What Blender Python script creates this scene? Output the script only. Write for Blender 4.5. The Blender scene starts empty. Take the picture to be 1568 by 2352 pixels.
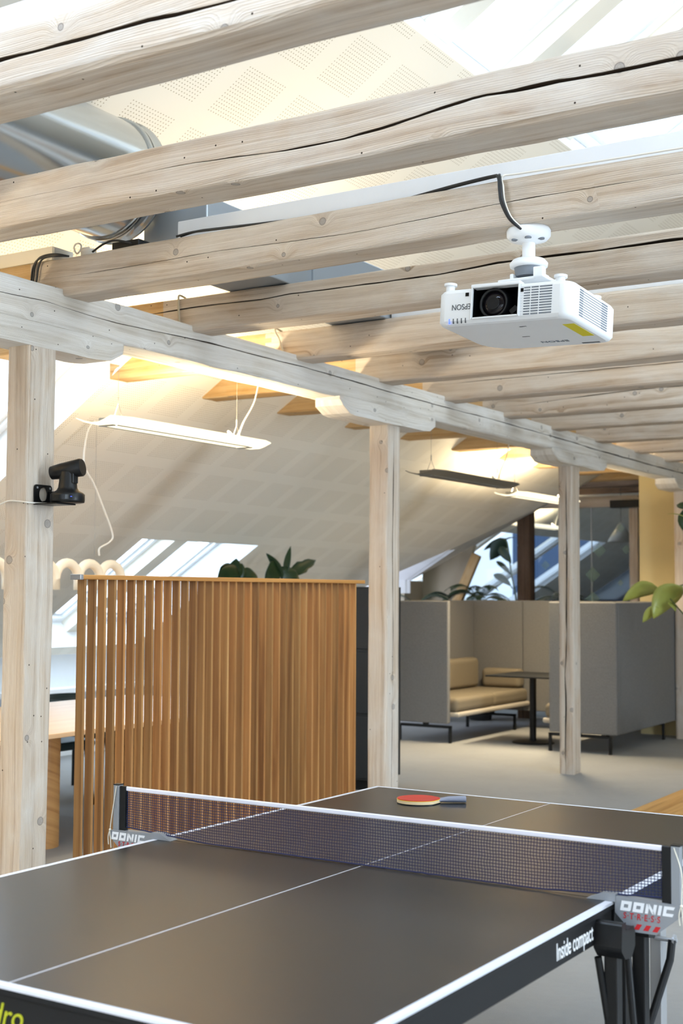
import bpy, bmesh, math, random
from mathutils import Vector, Matrix, noise
R = math.radians
SC = bpy.context.scene
COL = SC.collection

# ------------------------------------------------------------------ camera
cam_d = bpy.data.cameras.new('camera'); cam = bpy.data.objects.new('camera', cam_d); COL.objects.link(cam)
cam_d.sensor_fit = 'VERTICAL'; cam_d.sensor_height = 36.0; cam_d.lens = 3021.77 / 2352 * 36.0
cam_d.clip_start = 0.05; cam_d.clip_end = 200
YAW, PIT, ROL = R(31.678), R(3.4648), R(0.306)
fw = Vector((-math.sin(YAW)*math.cos(PIT), math.cos(YAW)*math.cos(PIT), math.sin(PIT)))
rt = Vector((math.cos(YAW), math.sin(YAW), 0)); up = rt.cross(fw)
rt2 = rt*math.cos(ROL) + up*math.sin(ROL); up2 = -rt*math.sin(ROL) + up*math.cos(ROL)
M = Matrix((rt2, up2, -fw)).transposed().to_4x4(); M.translation = (0, 0, 1.546)
cam.matrix_world = M
cam_d.dof.use_dof = True; cam_d.dof.focus_distance = 4.9; cam_d.dof.aperture_fstop = 4.0
SC.camera = cam

# ------------------------------------------------------------------ world, light, exposure
W = bpy.data.worlds.new('overcast_sky'); SC.world = W; W.use_nodes = True
bg = W.node_tree.nodes['Background']; bg.inputs['Color'].default_value = (0.72, 0.86, 1.0, 1); bg.inputs['Strength'].default_value = 2.2
SC.view_settings.view_transform = 'Standard'; SC.view_settings.look = 'None'
SC.view_settings.gamma = 1; SC.view_settings.use_curve_mapping = False
SC.view_settings.exposure = 0.10
cy = SC.cycles
cy.use_denoising = True; cy.max_bounces = 7; cy.diffuse_bounces = 4; cy.glossy_bounces = 3; cy.transmission_bounces = 4; cy.transparent_max_bounces = 12
cy.sample_clamp_indirect = 6.0; cy.caustics_reflective = False; cy.caustics_refractive = False
try: cy.denoiser = 'OPENIMAGEDENOISE'; cy.denoising_input_passes = 'RGB_ALBEDO_NORMAL'
except Exception: pass

def area(name, loc, target, sx, sy, power, col):
    d = bpy.data.lights.new(name, 'AREA'); d.shape = 'RECTANGLE'; d.size = sx; d.size_y = sy; d.energy = power; d.color = col
    o = bpy.data.objects.new(name, d); COL.objects.link(o); o.location = loc
    v = Vector(target) - Vector(loc); o.rotation_euler = v.to_track_quat('-Z', 'Y').to_euler()
    return o
DAY = (0.74, 0.87, 1.0)
SLOPE = R(33); CS, SN = math.cos(SLOPE), math.sin(SLOPE)
def roof(y, s, dep=0.0, x0=-5.71):
    """point on the underside of the left roof slope; dep = distance up into the roof"""
    return Vector((x0 + s*CS - dep*SN, y, 2.9 + s*SN + dep*CS))
RIDX = 1.3
def rroof(y, s, dep=0.0):
    p = roof(y, s, dep); return Vector((2*RIDX - p.x, p.y, p.z))
# daylight at the roof windows (each lamp sits in its own opening, above the pane)
def sky_lamp(name, fn, y0, y1, s0, s1, power, col=DAY):
    c = fn((y0+y1)/2, (s0+s1)/2, 0.42); t = fn((y0+y1)/2, (s0+s1)/2, -1.0)
    o = area(name, c, t, 1, 1, power, col)
    e1 = Vector((0, 1, 0)); e2 = (fn(0, 1) - fn(0, 0)).normalized(); n = (c - t).normalized()
    if e1.cross(e2).dot(n) < 0: e2 = -e2
    m = Matrix((e1, e2, n)).transposed().to_4x4(); m.translation = c; o.matrix_world = m
    o.data.size = y1-y0; o.data.size_y = s1-s0
    return o
sky_lamp('daylight_upper_skylight', roof, 5.5, 9.6, 2.95, 4.75, 120)
sky_lamp('added_unseen_skylight_light', roof, -3.3, 1.5, 2.95, 4.75, 560, (.70, .86, 1.10))  # added unseen skylight behind the camera, lights the joist fronts
sky_lamp('daylight_right_upper_skylight', rroof, -2.0, 3.4, 2.95, 5.2, 290)
sky_lamp('added_ridge_skylight_light', rroof, 1.0, 9.0, 5.7, 7.4, 300)  # added skylight near the ridge, unseen, brightens the upper ceiling
area('added_facade_window_light', (5.9, 5.4, 2.28), (0, 5.4, 2.28), 1.1, 7.6, 900, DAY)  # added unseen side window, throws level light on posts and girder
sky_lamp('daylight_left_low_skylight', roof, 8.42, 10.08, -3.45, -1.7, 60, (.66, .83, 1.0))
sky_lamp('daylight_left_near_skylight', roof, 3.6, 6.37, -2.6, 0.15, 60, (.66, .83, 1.0))
area('added_dormer_window_light', (-8.70, 13.3, 1.26), (-7.4, 14.2, 1.75), .45, 1.4, 30, (.72, .78, 1.0))  # lamp added to whiten the dormer cheek; its window is made up
area('added_gable_window_light', (2.2, -3.35, 2.6), (0.5, 4, 1.6), 4.6, 2.2, 55, DAY)  # added window light behind the camera, unseen, evens out the daylight

# ------------------------------------------------------------------ materials
def srgb(h):
    h = h.lstrip('#'); v = [int(h[i:i+2], 16)/255 for i in (0, 2, 4)]
    return tuple((c/12.92 if c <= .04045 else ((c+.055)/1.055)**2.4) for c in v) + (1,)
class NT:
    def __init__(s, name):
        s.m = bpy.data.materials.new(name); s.m.use_nodes = True; s.t = s.m.node_tree; s.n = s.t.nodes; s.l = s.t.links
        s.b = s.n['Principled BSDF']; s.out = s.n['Material Output']
    def node(s, typ, **k):
        n = s.n.new(typ)
        for a, v in k.items(): setattr(n, a, v)
        return n
    def put(s, sock, v):
        if hasattr(v, 'links'): s.l.new(v, sock)
        else: sock.default_value = v
    def math(s, op, a, b=None, c=None, clamp=False):
        n = s.node('ShaderNodeMath', operation=op, use_clamp=clamp); s.put(n.inputs[0], a)
        if b is not None: s.put(n.inputs[1], b)
        if c is not None: s.put(n.inputs[2], c)
        return n.outputs[0]
    def mix(s, f, a, b, typ='MIX'):
        n = s.node('ShaderNodeMix', data_type='RGBA', blend_type=typ); s.put(n.inputs[0], f); s.put(n.inputs[6], a); s.put(n.inputs[7], b)
        return n.outputs[2]
    def ramp(s, f, stops):
        n = s.node('ShaderNodeValToRGB'); e = n.color_ramp.elements
        while len(e) < len(stops): e.new(.5)
        for i, (p, c) in enumerate(stops): e[i].position = p; e[i].color = c if len(c) == 4 else tuple(c)+(1,)
        s.put(n.inputs[0], f); return n.outputs[0]
    def noise(s, vec, scale=5, detail=3, rough=.5, dist=0, dims='3D'):
        n = s.node('ShaderNodeTexNoise', noise_dimensions=dims); s.put(n.inputs['Vector'], vec)
        n.inputs['Scale'].default_value = scale; n.inputs['Detail'].default_value = detail; n.inputs['Roughness'].default_value = rough; n.inputs['Distortion'].default_value = dist
        return n.outputs[0]
    def xyz(s, x, y, z=0.0):
        n = s.node('ShaderNodeCombineXYZ'); s.put(n.inputs[0], x); s.put(n.inputs[1], y); s.put(n.inputs[2], z); return n.outputs[0]
    def sep(s, v):
        n = s.node('ShaderNodeSeparateXYZ'); s.put(n.inputs[0], v); return n.outputs
    def uv(s):
        return s.node('ShaderNodeTexCoord').outputs['UV']
    def obj(s):
        return s.node('ShaderNodeTexCoord').outputs['Object']
    def bump(s, h, strength=.3, dist=.01):
        n = s.node('ShaderNodeBump'); s.put(n.inputs['Height'], h); n.inputs['Strength'].default_value = strength; n.inputs['Distance'].default_value = dist
        s.l.new(n.outputs[0], s.b.inputs['Normal'])
    def base(s, c): s.put(s.b.inputs['Base Color'], c)
def plain(name, col, rough=.5, metal=0.0, bump=0.0, bscale=200, var=0.0, spec=.5):
    t = NT(name); c = srgb(col) if isinstance(col, str) else tuple(col)+(1,)
    t.b.inputs['Roughness'].default_value = rough; t.b.inputs['Metallic'].default_value = metal
    t.b.inputs['Specular IOR Level'].default_value = spec
    nz = t.noise(t.obj(), bscale if bump else 6, 3)
    d = var if var else .04
    t.base(t.mix(nz, tuple(max(0, x*(1-d)) for x in c[:3])+(1,), tuple(min(1, x*(1+d)) for x in c[:3])+(1,)))
    if bump: t.bump(nz, bump, .004)
    return t.m
def emit(name, col, strength):
    t = NT(name); e = t.node('ShaderNodeEmission'); e.inputs[0].default_value = srgb(col); e.inputs[1].default_value = strength
    t.l.new(e.outputs[0], t.out.inputs[0]); return t.m

def timber_mat(name, light, mid, dark, wash):
    t = NT(name); u, v, _ = t.sep(t.uv())
    vec = t.xyz(u, v)
    # knots: a few round ones, the grain bends round them
    kv = t.node('ShaderNodeTexVoronoi', voronoi_dimensions='2D'); t.put(kv.inputs['Vector'], vec); kv.inputs['Scale'].default_value = 5.2
    kd = t.math('DIVIDE', kv.outputs['Distance'], 5.2); kr = t.sep(kv.outputs['Color'])[0]
    on = t.math('GREATER_THAN', kr, .80)
    rad = t.math('MULTIPLY_ADD', t.sep(kv.outputs['Color'])[1], .011, .008)
    bend = t.math('MULTIPLY', t.math('POWER', t.math('MAXIMUM', t.math('SUBTRACT', 1.0, t.math('DIVIDE', kd, .075)), 0.0), 2.0), on)
    low = t.noise(t.xyz(t.math('MULTIPLY', u, .9), t.math('MULTIPLY', v, 3.2)), 1.0, 2, .5)
    vb = t.math('ADD', v, t.math('ADD', t.math('MULTIPLY', low, .10), t.math('MULTIPLY', bend, .055)))
    g1 = t.noise(t.xyz(t.math('MULTIPLY', u, .45), t.math('MULTIPLY', vb, 34)), 1.0, 4, .55, .3)
    rings = t.math('SINE', t.math('MULTIPLY', t.math('ADD', vb, t.math('MULTIPLY', g1, .022)), 950))
    ring = t.math('POWER', t.math('MULTIPLY_ADD', rings, .5, .5), 3.0)
    g2 = t.noise(t.xyz(t.math('MULTIPLY', u, 5), t.math('MULTIPLY', v, 210)), 1.0, 3, .6)
    patch = t.noise(t.xyz(t.math('MULTIPLY', u, 2.2), t.math('MULTIPLY', v, 5)), 1.0, 4, .6, .5)
    c = t.ramp(g1, [(.30, srgb(dark)), (.48, srgb(mid)), (.66, srgb(light))])
    c = t.mix(t.math('MULTIPLY', ring, t.math('MULTIPLY_ADD', patch, .95, -.12, clamp=True)), c, srgb(dark))
    c = t.mix(t.ramp(patch, [(.38, (0, 0, 0)), (.72, (.85, .85, .85))]), c, srgb(wash))
    c = t.mix(t.math('MULTIPLY', t.math('POWER', g2, 2.0), .75), c, srgb(dark))
    # knot faces: grey disc with a dark ring
    e = t.math('SUBTRACT', kd, rad)
    disc = t.math('MULTIPLY', t.math('LESS_THAN', e, 0.0), on)
    ringm = t.math('MULTIPLY', t.math('SUBTRACT', 1.0, t.math('MINIMUM', t.math('DIVIDE', t.math('ABSOLUTE', e), .0022), 1.0)), on)
    c = t.mix(t.math('MULTIPLY', disc, .62), c, srgb('#8f8a86'))
    c = t.mix(t.math('MULTIPLY', ringm, .75), c, srgb('#574c46'))
    # old nail holes
    nv = t.node('ShaderNodeTexVoronoi', voronoi_dimensions='2D'); t.put(nv.inputs['Vector'], vec); nv.inputs['Scale'].default_value = 8.5
    hole = t.math('MULTIPLY', t.math('LESS_THAN', nv.outputs['Distance'], .028), t.math('GREATER_THAN', t.sep(nv.outputs['Color'])[0], .80))
    c = t.mix(hole, c, srgb('#33291f'))
    t.base(c); t.b.inputs['Roughness'].default_value = .82; t.b.inputs['Specular IOR Level'].default_value = .25
    h = t.math('ADD', t.math('MULTIPLY', g1, .45), t.math('MULTIPLY', g2, .60)); h = t.math('SUBTRACT', t.math('ADD', h, t.math('MULTIPLY', ring, -.22)), t.math('MULTIPLY', hole, .8))
    t.bump(h, .7, .006)
    return t.m
M_TIMBER = timber_mat('whitewashed_timber', '#dfd3c4', '#cdbca8', '#a48e78', '#dcd6cd')
M_TIMBER_WHITE = timber_mat('white_limed_timber', '#e6e1d9', '#d9d2c7', '#b5a998', '#e5e2de')
M_CRACK = plain('dark_wood_inside_split', '#4a3b2e', .9, var=.2)
M_TIMBER_RAW = timber_mat('pale_pine_timber', '#dbb98a', '#c9a26c', '#a07a48', '#d6bd95')
M_TIMBER_DARK = timber_mat('dark_brown_timber', '#6d5644', '#5a4637', '#3f3026', '#735d4c')  # darker brown timber for a partition post and the glass room joists

def ceiling_mat():
    t = NT('perforated_plasterboard'); y, s, _ = t.sep(t.uv())
    def cell(c, o, per): return t.math('FRACT', t.math('ADD', t.math('DIVIDE', t.math('SUBTRACT', c, o), per), 50.0))
    P, S, H = .4447, .330, .0206
    fy, fs = cell(y, 4.767, P), cell(s, 1.548, P)
    field = t.math('MULTIPLY', t.math('LESS_THAN', fy, S/P), t.math('LESS_THAN', fs, S/P))
    hy = t.math('SUBTRACT', t.math('FRACT', t.math('DIVIDE', t.math('MULTIPLY', fy, P), H)), .5)
    hs = t.math('SUBTRACT', t.math('FRACT', t.math('DIVIDE', t.math('MULTIPLY', fs, P), H)), .5)
    d = t.math('SQRT', t.math('ADD', t.math('MULTIPLY', hy, hy), t.math('MULTIPLY', hs, hs)))
    hole = t.math('MULTIPLY', t.math('LESS_THAN', d, .17), field)
    base = t.mix(t.noise(t.obj(), 1.5, 2), srgb('#f3ecdd'), srgb('#f5eee1'))
    t.base(t.mix(t.math('MULTIPLY', hole, .8), base, srgb('#9c8a68'))); t.b.inputs['Roughness'].default_value = .9; t.b.inputs['Specular IOR Level'].default_value = .2
    return t.m
M_CEIL = ceiling_mat()
M_MULL = plain('cream_plaster', '#f3ecdd', .85)
M_WHITE = plain('white_paint', '#f2f3f4', .6)
M_CREAM = plain('cream_wall_paint', '#c2b184', .85)
M_GREYWALL = plain('pale_grey_wall_paint', '#dfe3e6', .8)
M_TAUPE = plain('taupe_wall_paint', '#a89d88', .85)
M_DARKWALL = plain('dark_blue_grey_wall', '#465a78', .8)
def carpet():
    t = NT('pale_grey_carpet'); o = t.obj()
    a = t.noise(o, 3.0, 5, .6, .6); b = t.noise(o, 420, 2); cc = t.noise(o, 22, 4, .6)
    c = t.mix(a, srgb('#999998'), srgb('#a9a9a8')); c = t.mix(t.math('MULTIPLY', cc, .35), c, srgb('#8a8b8c')); c = t.mix(t.math('MULTIPLY', b, .25), c, srgb('#79797a'))
    t.base(c); t.b.inputs['Roughness'].default_value = .95; t.b.inputs['Specular IOR Level'].default_value = .15; t.bump(b, .35, .004); return t.m
M_CARPET = carpet()
def oak(name, a, b, cdark, rough=.45, tint=False):
    t = NT(name); u, v, _ = t.sep(t.uv())
    g = t.noise(t.xyz(t.math('MULTIPLY', u, .8), t.math('MULTIPLY', v, 26)), 1.0, 4, .6, .5)
    f = t.noise(t.xyz(t.math('MULTIPLY', u, 7), t.math('MULTIPLY', v, 260)), 1.0, 2)
    c = t.ramp(g, [(.30, srgb(cdark)), (.5, srgb(a)), (.7, srgb(b))]); c = t.mix(t.math('MULTIPLY', f, .30), c, srgb(cdark))
    if tint:
        at = t.node('ShaderNodeAttribute', attribute_name='tint'); c = t.mix(1.0, c, at.outputs['Color'], 'MULTIPLY')
    t.base(c); t.b.inputs['Roughness'].default_value = rough; t.b.inputs['Specular IOR Level'].default_value = .35; t.bump(f, .12, .002); return t.m
M_SLAT = oak('oiled_oak_slats', '#b3804a', '#c5945c', '#8a5d32', .55, True)
M_RAIL = oak('oiled_oak_rail', '#c58c4c', '#d6a060', '#a06c38', .45)
M_OAKTABLE = oak('pale_oak_tabletop', '#dfbb94', '#e8c8a4', '#cda67a', .35)
M_OAKDARK = oak('oak_table_leg', '#b88a55', '#c4975f', '#97683a', .45)
M_OAKFLOOR = oak('oak_floor_boards', '#c79a5c', '#d8ad70', '#a87a40', .4)
def tabletop():
    t = NT('matt_anthracite_tabletop'); n1 = t.noise(t.obj(), 2.5, 2)
    t.base(t.mix(n1, srgb('#14181d'), srgb('#171b1f'))); t.b.inputs['Roughness'].default_value = .29; t.b.inputs['Specular IOR Level'].default_value = .55
    return t.m
M_TT = tabletop()
M_LINE = plain('white_line_paint', '#c8cbd4', .5)
M_BLACK = plain('black_powder_coat', '#0f1012', .45, spec=.35)
M_APRON = plain('black_apron_steel', '#0f1012', .45, spec=.3)
M_GREYMET = plain('grey_steel_bracket', '#8b8e92', .45, .3)
M_SILVER = plain('silver_leg_steel', '#9fa0a2', .4, .4)
M_NET = plain('blue_net_cord', '#111a44', .8)
M_TAPE = plain('white_net_tape', '#dad7de', .7)
M_CORD = plain('off_white_cord', '#d8d2c2', .8)
M_TXTWHITE = plain('white_print', '#d9dadb', .6)
M_TXTRED = plain('red_print', '#b5141c', .6)
M_TXTGREEN = plain('yellow_green_print', '#a9ad18', .6)
M_TXTDARK = plain('grey_print', '#55585c', .6)
M_PROJ = plain('white_projector_plastic', '#edeff1', .5)
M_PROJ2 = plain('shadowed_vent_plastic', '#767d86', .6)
M_BLKPLAST = plain('black_plastic', '#0b0c0e', .4, spec=.35)
M_BLKGLOSS = plain('glossy_black', '#08090b', .12)
M_YELLOW = plain('yellow_warning_label', '#e0d21c', .55)
M_BLUELED = emit('blue_indicator_light', '#4a62ff', 3.0)
M_LENS = plain('coated_lens_glass', '#120e12', .04, 0, spec=.25)
M_STEEL = plain('galvanised_duct_steel', '#c3c8cc', .17, 1.0)
M_STEEL2 = plain('galvanised_box_steel', '#a2a9b0', .42, .75)
M_TRUNK = plain('white_duct_enamel', '#e7eaef', .5)
M_FELT = plain('grey_wool_felt', '#757473', .95, 0, .6, 90, .30, .1)
M_FELTIN_ = plain('beige_wool_felt', '#b9ad92', .95, 0, .5, 260, .10, .1)
M_CUSH = plain('taupe_seat_wool', '#7f7564', .95, 0, .4, 300, .08, .1)
M_FRAME = plain('pale_grey_seat_frame', '#b5ada0', .6)
M_CABLEB = plain('black_cable', '#101216', .4)
M_CABLEW = plain('white_cable', '#e9e4da', .5)
M_CABLEG = plain('grey_brown_cable', '#b5a88f', .6)
M_LAMPMET = plain('lamp_grey_metal', '#8a8780', .4, .4)
M_PLATEOFF = plain('frosted_lamp_plate', '#6c675c', .4)
M_ARCH = plain('cream_lamp_enamel', '#f3e6cf', .45)
M_CHAIR = plain('dark_green_chair_shell', '#12282a', .5)
M_LEAF = plain('deep_green_leaf', '#1f3a1c', .35, var=.3)
M_LEAFD = plain('dark_leaf', '#1b2f22', .4, var=.3)
M_LEAFL = plain('light_green_leaf', '#969c4c', .3, var=.25)
M_STEM = plain('green_stem', '#3c4a22', .6)
M_POT = plain('charcoal_pot', '#3a3b3d', .6)
M_SOIL = plain('potting_soil', '#2c2118', .9)
M_CAB = plain('charcoal_cabinet', '#26292c', .5)
M_RUB = plain('red_bat_rubber', '#b02618', .6, 0, .2, 900)
M_BATWOOD = plain('bat_plywood', '#d9c39a', .6, var=.2)
M_BATYEL = plain('yellow_sponge', '#e6b93a', .7)
M_HANDLE = plain('grey_bat_handle', '#7c8090', .35)
M_HANDLED = plain('dark_bat_handle', '#2a2320', .4)
LAMPCOL = '#ffe2a8'
M_TUBE = emit('warm_white_tube', '#ffe9bd', 26.0)
M_GLOW = emit('lit_acrylic_wing', '#fff0cc', 1.8)
def glass_mat(name, tint, refl=.06):
    t = NT(name); tr = t.node('ShaderNodeBsdfTransparent'); tr.inputs[0].default_value = tint
    gl = t.node('ShaderNodeBsdfGlossy'); gl.inputs['Roughness'].default_value = .02
    lw = t.node('ShaderNodeFresnel'); lw.inputs[0].default_value = 1.45
    mx = t.node('ShaderNodeMixShader'); t.l.new(lw.outputs[0], mx.inputs[0]); t.l.new(tr.outputs[0], mx.inputs[1]); t.l.new(gl.outputs[0], mx.inputs[2]); t.l.new(mx.outputs[0], t.out.inputs[0])
    return t.m
M_PANE = glass_mat('skylight_glass', (.93, .96, .98, 1))
M_PART = glass_mat('partition_glass', (.86, .90, .94, 1))
M_STICK = NT('frosted_film'); _t = M_STICK.node('ShaderNodeBsdfTransparent'); _x = M_STICK.node('ShaderNodeMixShader'); _x.inputs[0].default_value = .22
M_STICK.base(srgb('#a9cdb4')); M_STICK.l.new(_t.outputs[0], _x.inputs[1]); M_STICK.l.new(M_STICK.b.outputs[0], _x.inputs[2]); M_STICK.l.new(_x.outputs[0], M_STICK.out.inputs[0]); M_STICK = M_STICK.m
M_ACRYL = None

# ------------------------------------------------------------------ mesh helpers
class MB:
    def __init__(s): s.v = []; s.f = []; s.m = []; s.uv = []; s.tint = []; s.smooth = []; s.cur = 0; s.curt = (1, 1, 1, 1); s.T = Matrix()
    def add(s, vs, fs, uvs=None, mat=None, smooth=False):
        o = len(s.v); s.v += [tuple(s.T @ Vector(p)) for p in vs]
        for i, f in enumerate(fs):
            s.f.append([o+k for k in f]); s.m.append(s.cur if mat is None else mat); s.smooth.append(smooth); s.tint.append(s.curt)
            s.uv.append(uvs[i] if uvs else None)
    def box(s, lo, hi, mat=None, rot=None, uvoff=None, axis=2):
        lo, hi = Vector(lo), Vector(hi)
        P = [Vector((x, y, z)) for z in (lo.z, hi.z) for y in (lo.y, hi.y) for x in (lo.x, hi.x)]
        if rot is not None:
            c = (lo+hi)/2; P = [c + rot @ (p-c) for p in P]
        F = [(0, 2, 3, 1), (4, 5, 7, 6), (0, 1, 5, 4), (2, 6, 7, 3), (0, 4, 6, 2), (1, 3, 7, 5)]
        uo = uvoff or (0, 0); L = [Vector((x, y, z)) for z in (lo.z, hi.z) for y in (lo.y, hi.y) for x in (lo.x, hi.x)]
        U = []
        oth = [a for a in (0, 1, 2) if a != axis]
        for k, f in enumerate(F): U.append([(L[i][axis]+uo[0], L[i][oth[0]]+L[i][oth[1]]+uo[1]) for i in f])
        s.add(P, F, U, mat)
    def prism(s, poly, axis, a, b, mat=None, smooth=False):
        n = len(poly)
        def mk(p, h):
            return {0: (h, p[0], p[1]), 1: (p[0], h, p[1]), 2: (p[0], p[1], h)}[axis]
        V = [mk(p, a) for p in poly] + [mk(p, b) for p in poly]
        F = [tuple(range(n))[::-1], tuple(range(n, 2*n))]; s.add(V, F, None, mat)
        s.add(V, [(i, (i+1) % n, n+(i+1) % n, n+i) for i in range(n)], None, mat, smooth)
    def ring_loft(s, rings, closed=True, caps=True, mat=None, smooth=True):
        n = len(rings[0]); V = [p for r in rings for p in r]; F = []
        for i in range(len(rings)-1):
            for j in range(n if closed else n-1):
                k = (j+1) % n; F.append((i*n+j, i*n+k, (i+1)*n+k, (i+1)*n+j))
        s.add(V, F, None, mat, smooth)
        if caps: s.add(list(rings[0]), [tuple(range(n))[::-1]], None, mat); s.add(list(rings[-1]), [tuple(range(n))], None, mat)
    def tube(s, pts, r, seg=8, mat=None, caps=True, smooth=True):
        pts = [Vector(p) for p in pts]; rr = r if isinstance(r, (list, tuple)) else [r]*len(pts)
        rings = []; ref = None
        for i, p in enumerate(pts):
            d = (pts[min(i+1, len(pts)-1)] - pts[max(i-1, 0)]).normalized()
            if ref is None: ref = Vector((0, 0, 1)) if abs(d.z) < .9 else Vector((1, 0, 0))
            a = (ref - d*ref.dot(d)).normalized(); ref = a; b = d.cross(a)
            rings.append([p + (a*math.cos(2*math.pi*k/seg) + b*math.sin(2*math.pi*k/seg))*rr[i] for k in range(seg)])
        s.ring_loft(rings, True, caps, mat, smooth)
    def cyl(s, p, q, r, seg=24, mat=None, r2=None): s.tube([p, q], [r, r if r2 is None else r2], seg, mat)
    def lathe(s, prof, c, seg=32, mat=None, axis='Z', smooth=True):
        c = Vector(c); rings = []
        for r, h in prof:
            ring = []
            for k in range(seg):
                a = 2*math.pi*k/seg; x, y = r*math.cos(a), r*math.sin(a)
                ring.append(c + {'Z': Vector((x, y, h)), 'Y': Vector((x, h, -y)), 'X': Vector((h, x, y))}[axis])
            rings.append(ring)
        s.ring_loft(rings, True, True, mat, smooth)
    def build(s, name, mats, parent=None, bevel=0.0, seg=2):
        me = bpy.data.meshes.new(name); me.from_pydata(s.v, [], s.f); me.validate(verbose=False)
        for m in (mats if isinstance(mats, (list, tuple)) else [mats]): me.materials.append(m)
        if len(me.polygons) == len(s.f):
            for p, k, sm in zip(me.polygons, s.m, s.smooth): p.material_index = k; p.use_smooth = sm
            lay = me.uv_layers.new(name='UVMap')
            for p, u in zip(me.polygons, s.uv):
                for j, li in enumerate(p.loop_indices):
                    if u: lay.data[li].uv = u[j]
                    else:
                        q = me.vertices[me.loops[li].vertex_index].co; lay.data[li].uv = (q.x+q.y, q.z+q.y*.37)
            if any(t != (1, 1, 1, 1) for t in s.tint):
                ca = me.color_attributes.new('tint', 'FLOAT_COLOR', 'CORNER')
                for p, t in zip(me.polygons, s.tint):
                    for li in p.loop_indices: ca.data[li].color = t
        me.update()
        o = bpy.data.objects.new(name, me); COL.objects.link(o)
        if parent is not None:
            o.parent = parent; o.matrix_parent_inverse = Matrix.Translation(-parent.location) if not parent.rotation_euler.z and parent.parent is None else Matrix()
            if parent.type != 'EMPTY' or parent.rotation_euler.z: o.matrix_parent_inverse = Matrix()
        if bevel:
            bm = o.modifiers.new('bevel', 'BEVEL'); bm.width = bevel; bm.segments = seg; bm.limit_method = 'ANGLE'; bm.angle_limit = R(40)
        return o
def tag(o, label, cat, group=None):
    o['label'] = label; o['category'] = cat
    if group: o['group'] = group
    return o
def thing(name, label, cat, loc=(0, 0, 0), group=None, rz=0.0):
    o = bpy.data.objects.new(name, None); o.empty_display_size = .1; o.location = loc; o.rotation_euler = (0, 0, rz); COL.objects.link(o)
    return tag(o, label, cat, group)
def struct(o): o['kind'] = 'structure'; return o
def text_part(txt, size, mat, parent, mtx, name='lettering', extrude=.0006, shear=0.0, space=1.0, align='LEFT', sx=1.0, bold=0.0):
    cu = bpy.data.curves.new('txt', 'FONT'); cu.body = txt; cu.size = size; cu.extrude = extrude; cu.shear = shear; cu.space_character = space; cu.align_x = align; cu.offset = bold*size
    o = bpy.data.objects.new('txt', cu); COL.objects.link(o)
    dg = bpy.context.evaluated_depsgraph_get(); me = bpy.data.meshes.new_from_object(o.evaluated_get(dg))
    bpy.data.objects.remove(o); bpy.data.curves.remove(cu)
    me.transform(mtx @ Matrix.Diagonal((sx, 1, 1, 1))); me.name = name; me.materials.clear(); me.materials.append(mat)
    q = bpy.data.objects.new(name, me); COL.objects.link(q); q.parent = parent
    if parent.type == 'EMPTY' and not parent.rotation_euler.z: q.matrix_parent_inverse = Matrix.Translation(-parent.location)
    return q
def frame(org, ex, ez):
    ex, ez = Vector(ex).normalized(), Vector(ez).normalized(); ey = ez.cross(ex)
    m = Matrix((ex, ey, ez)).transposed().to_4x4(); m.translation = org; return m
def smooth_path(pts, n=8):
    P = [Vector(p) for p in pts]; out = []
    for i in range(len(P)-1):
        p0, p1, p2, p3 = P[max(i-1, 0)], P[i], P[i+1], P[min(i+2, len(P)-1)]
        for k in range(n):
            t = k/n; out.append(.5*((2*p1) + (p2-p0)*t + (2*p0-5*p1+4*p2-p3)*t*t + (3*p1-p0-3*p2+p3)*t**3))
    out.append(P[-1]); return out

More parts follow.
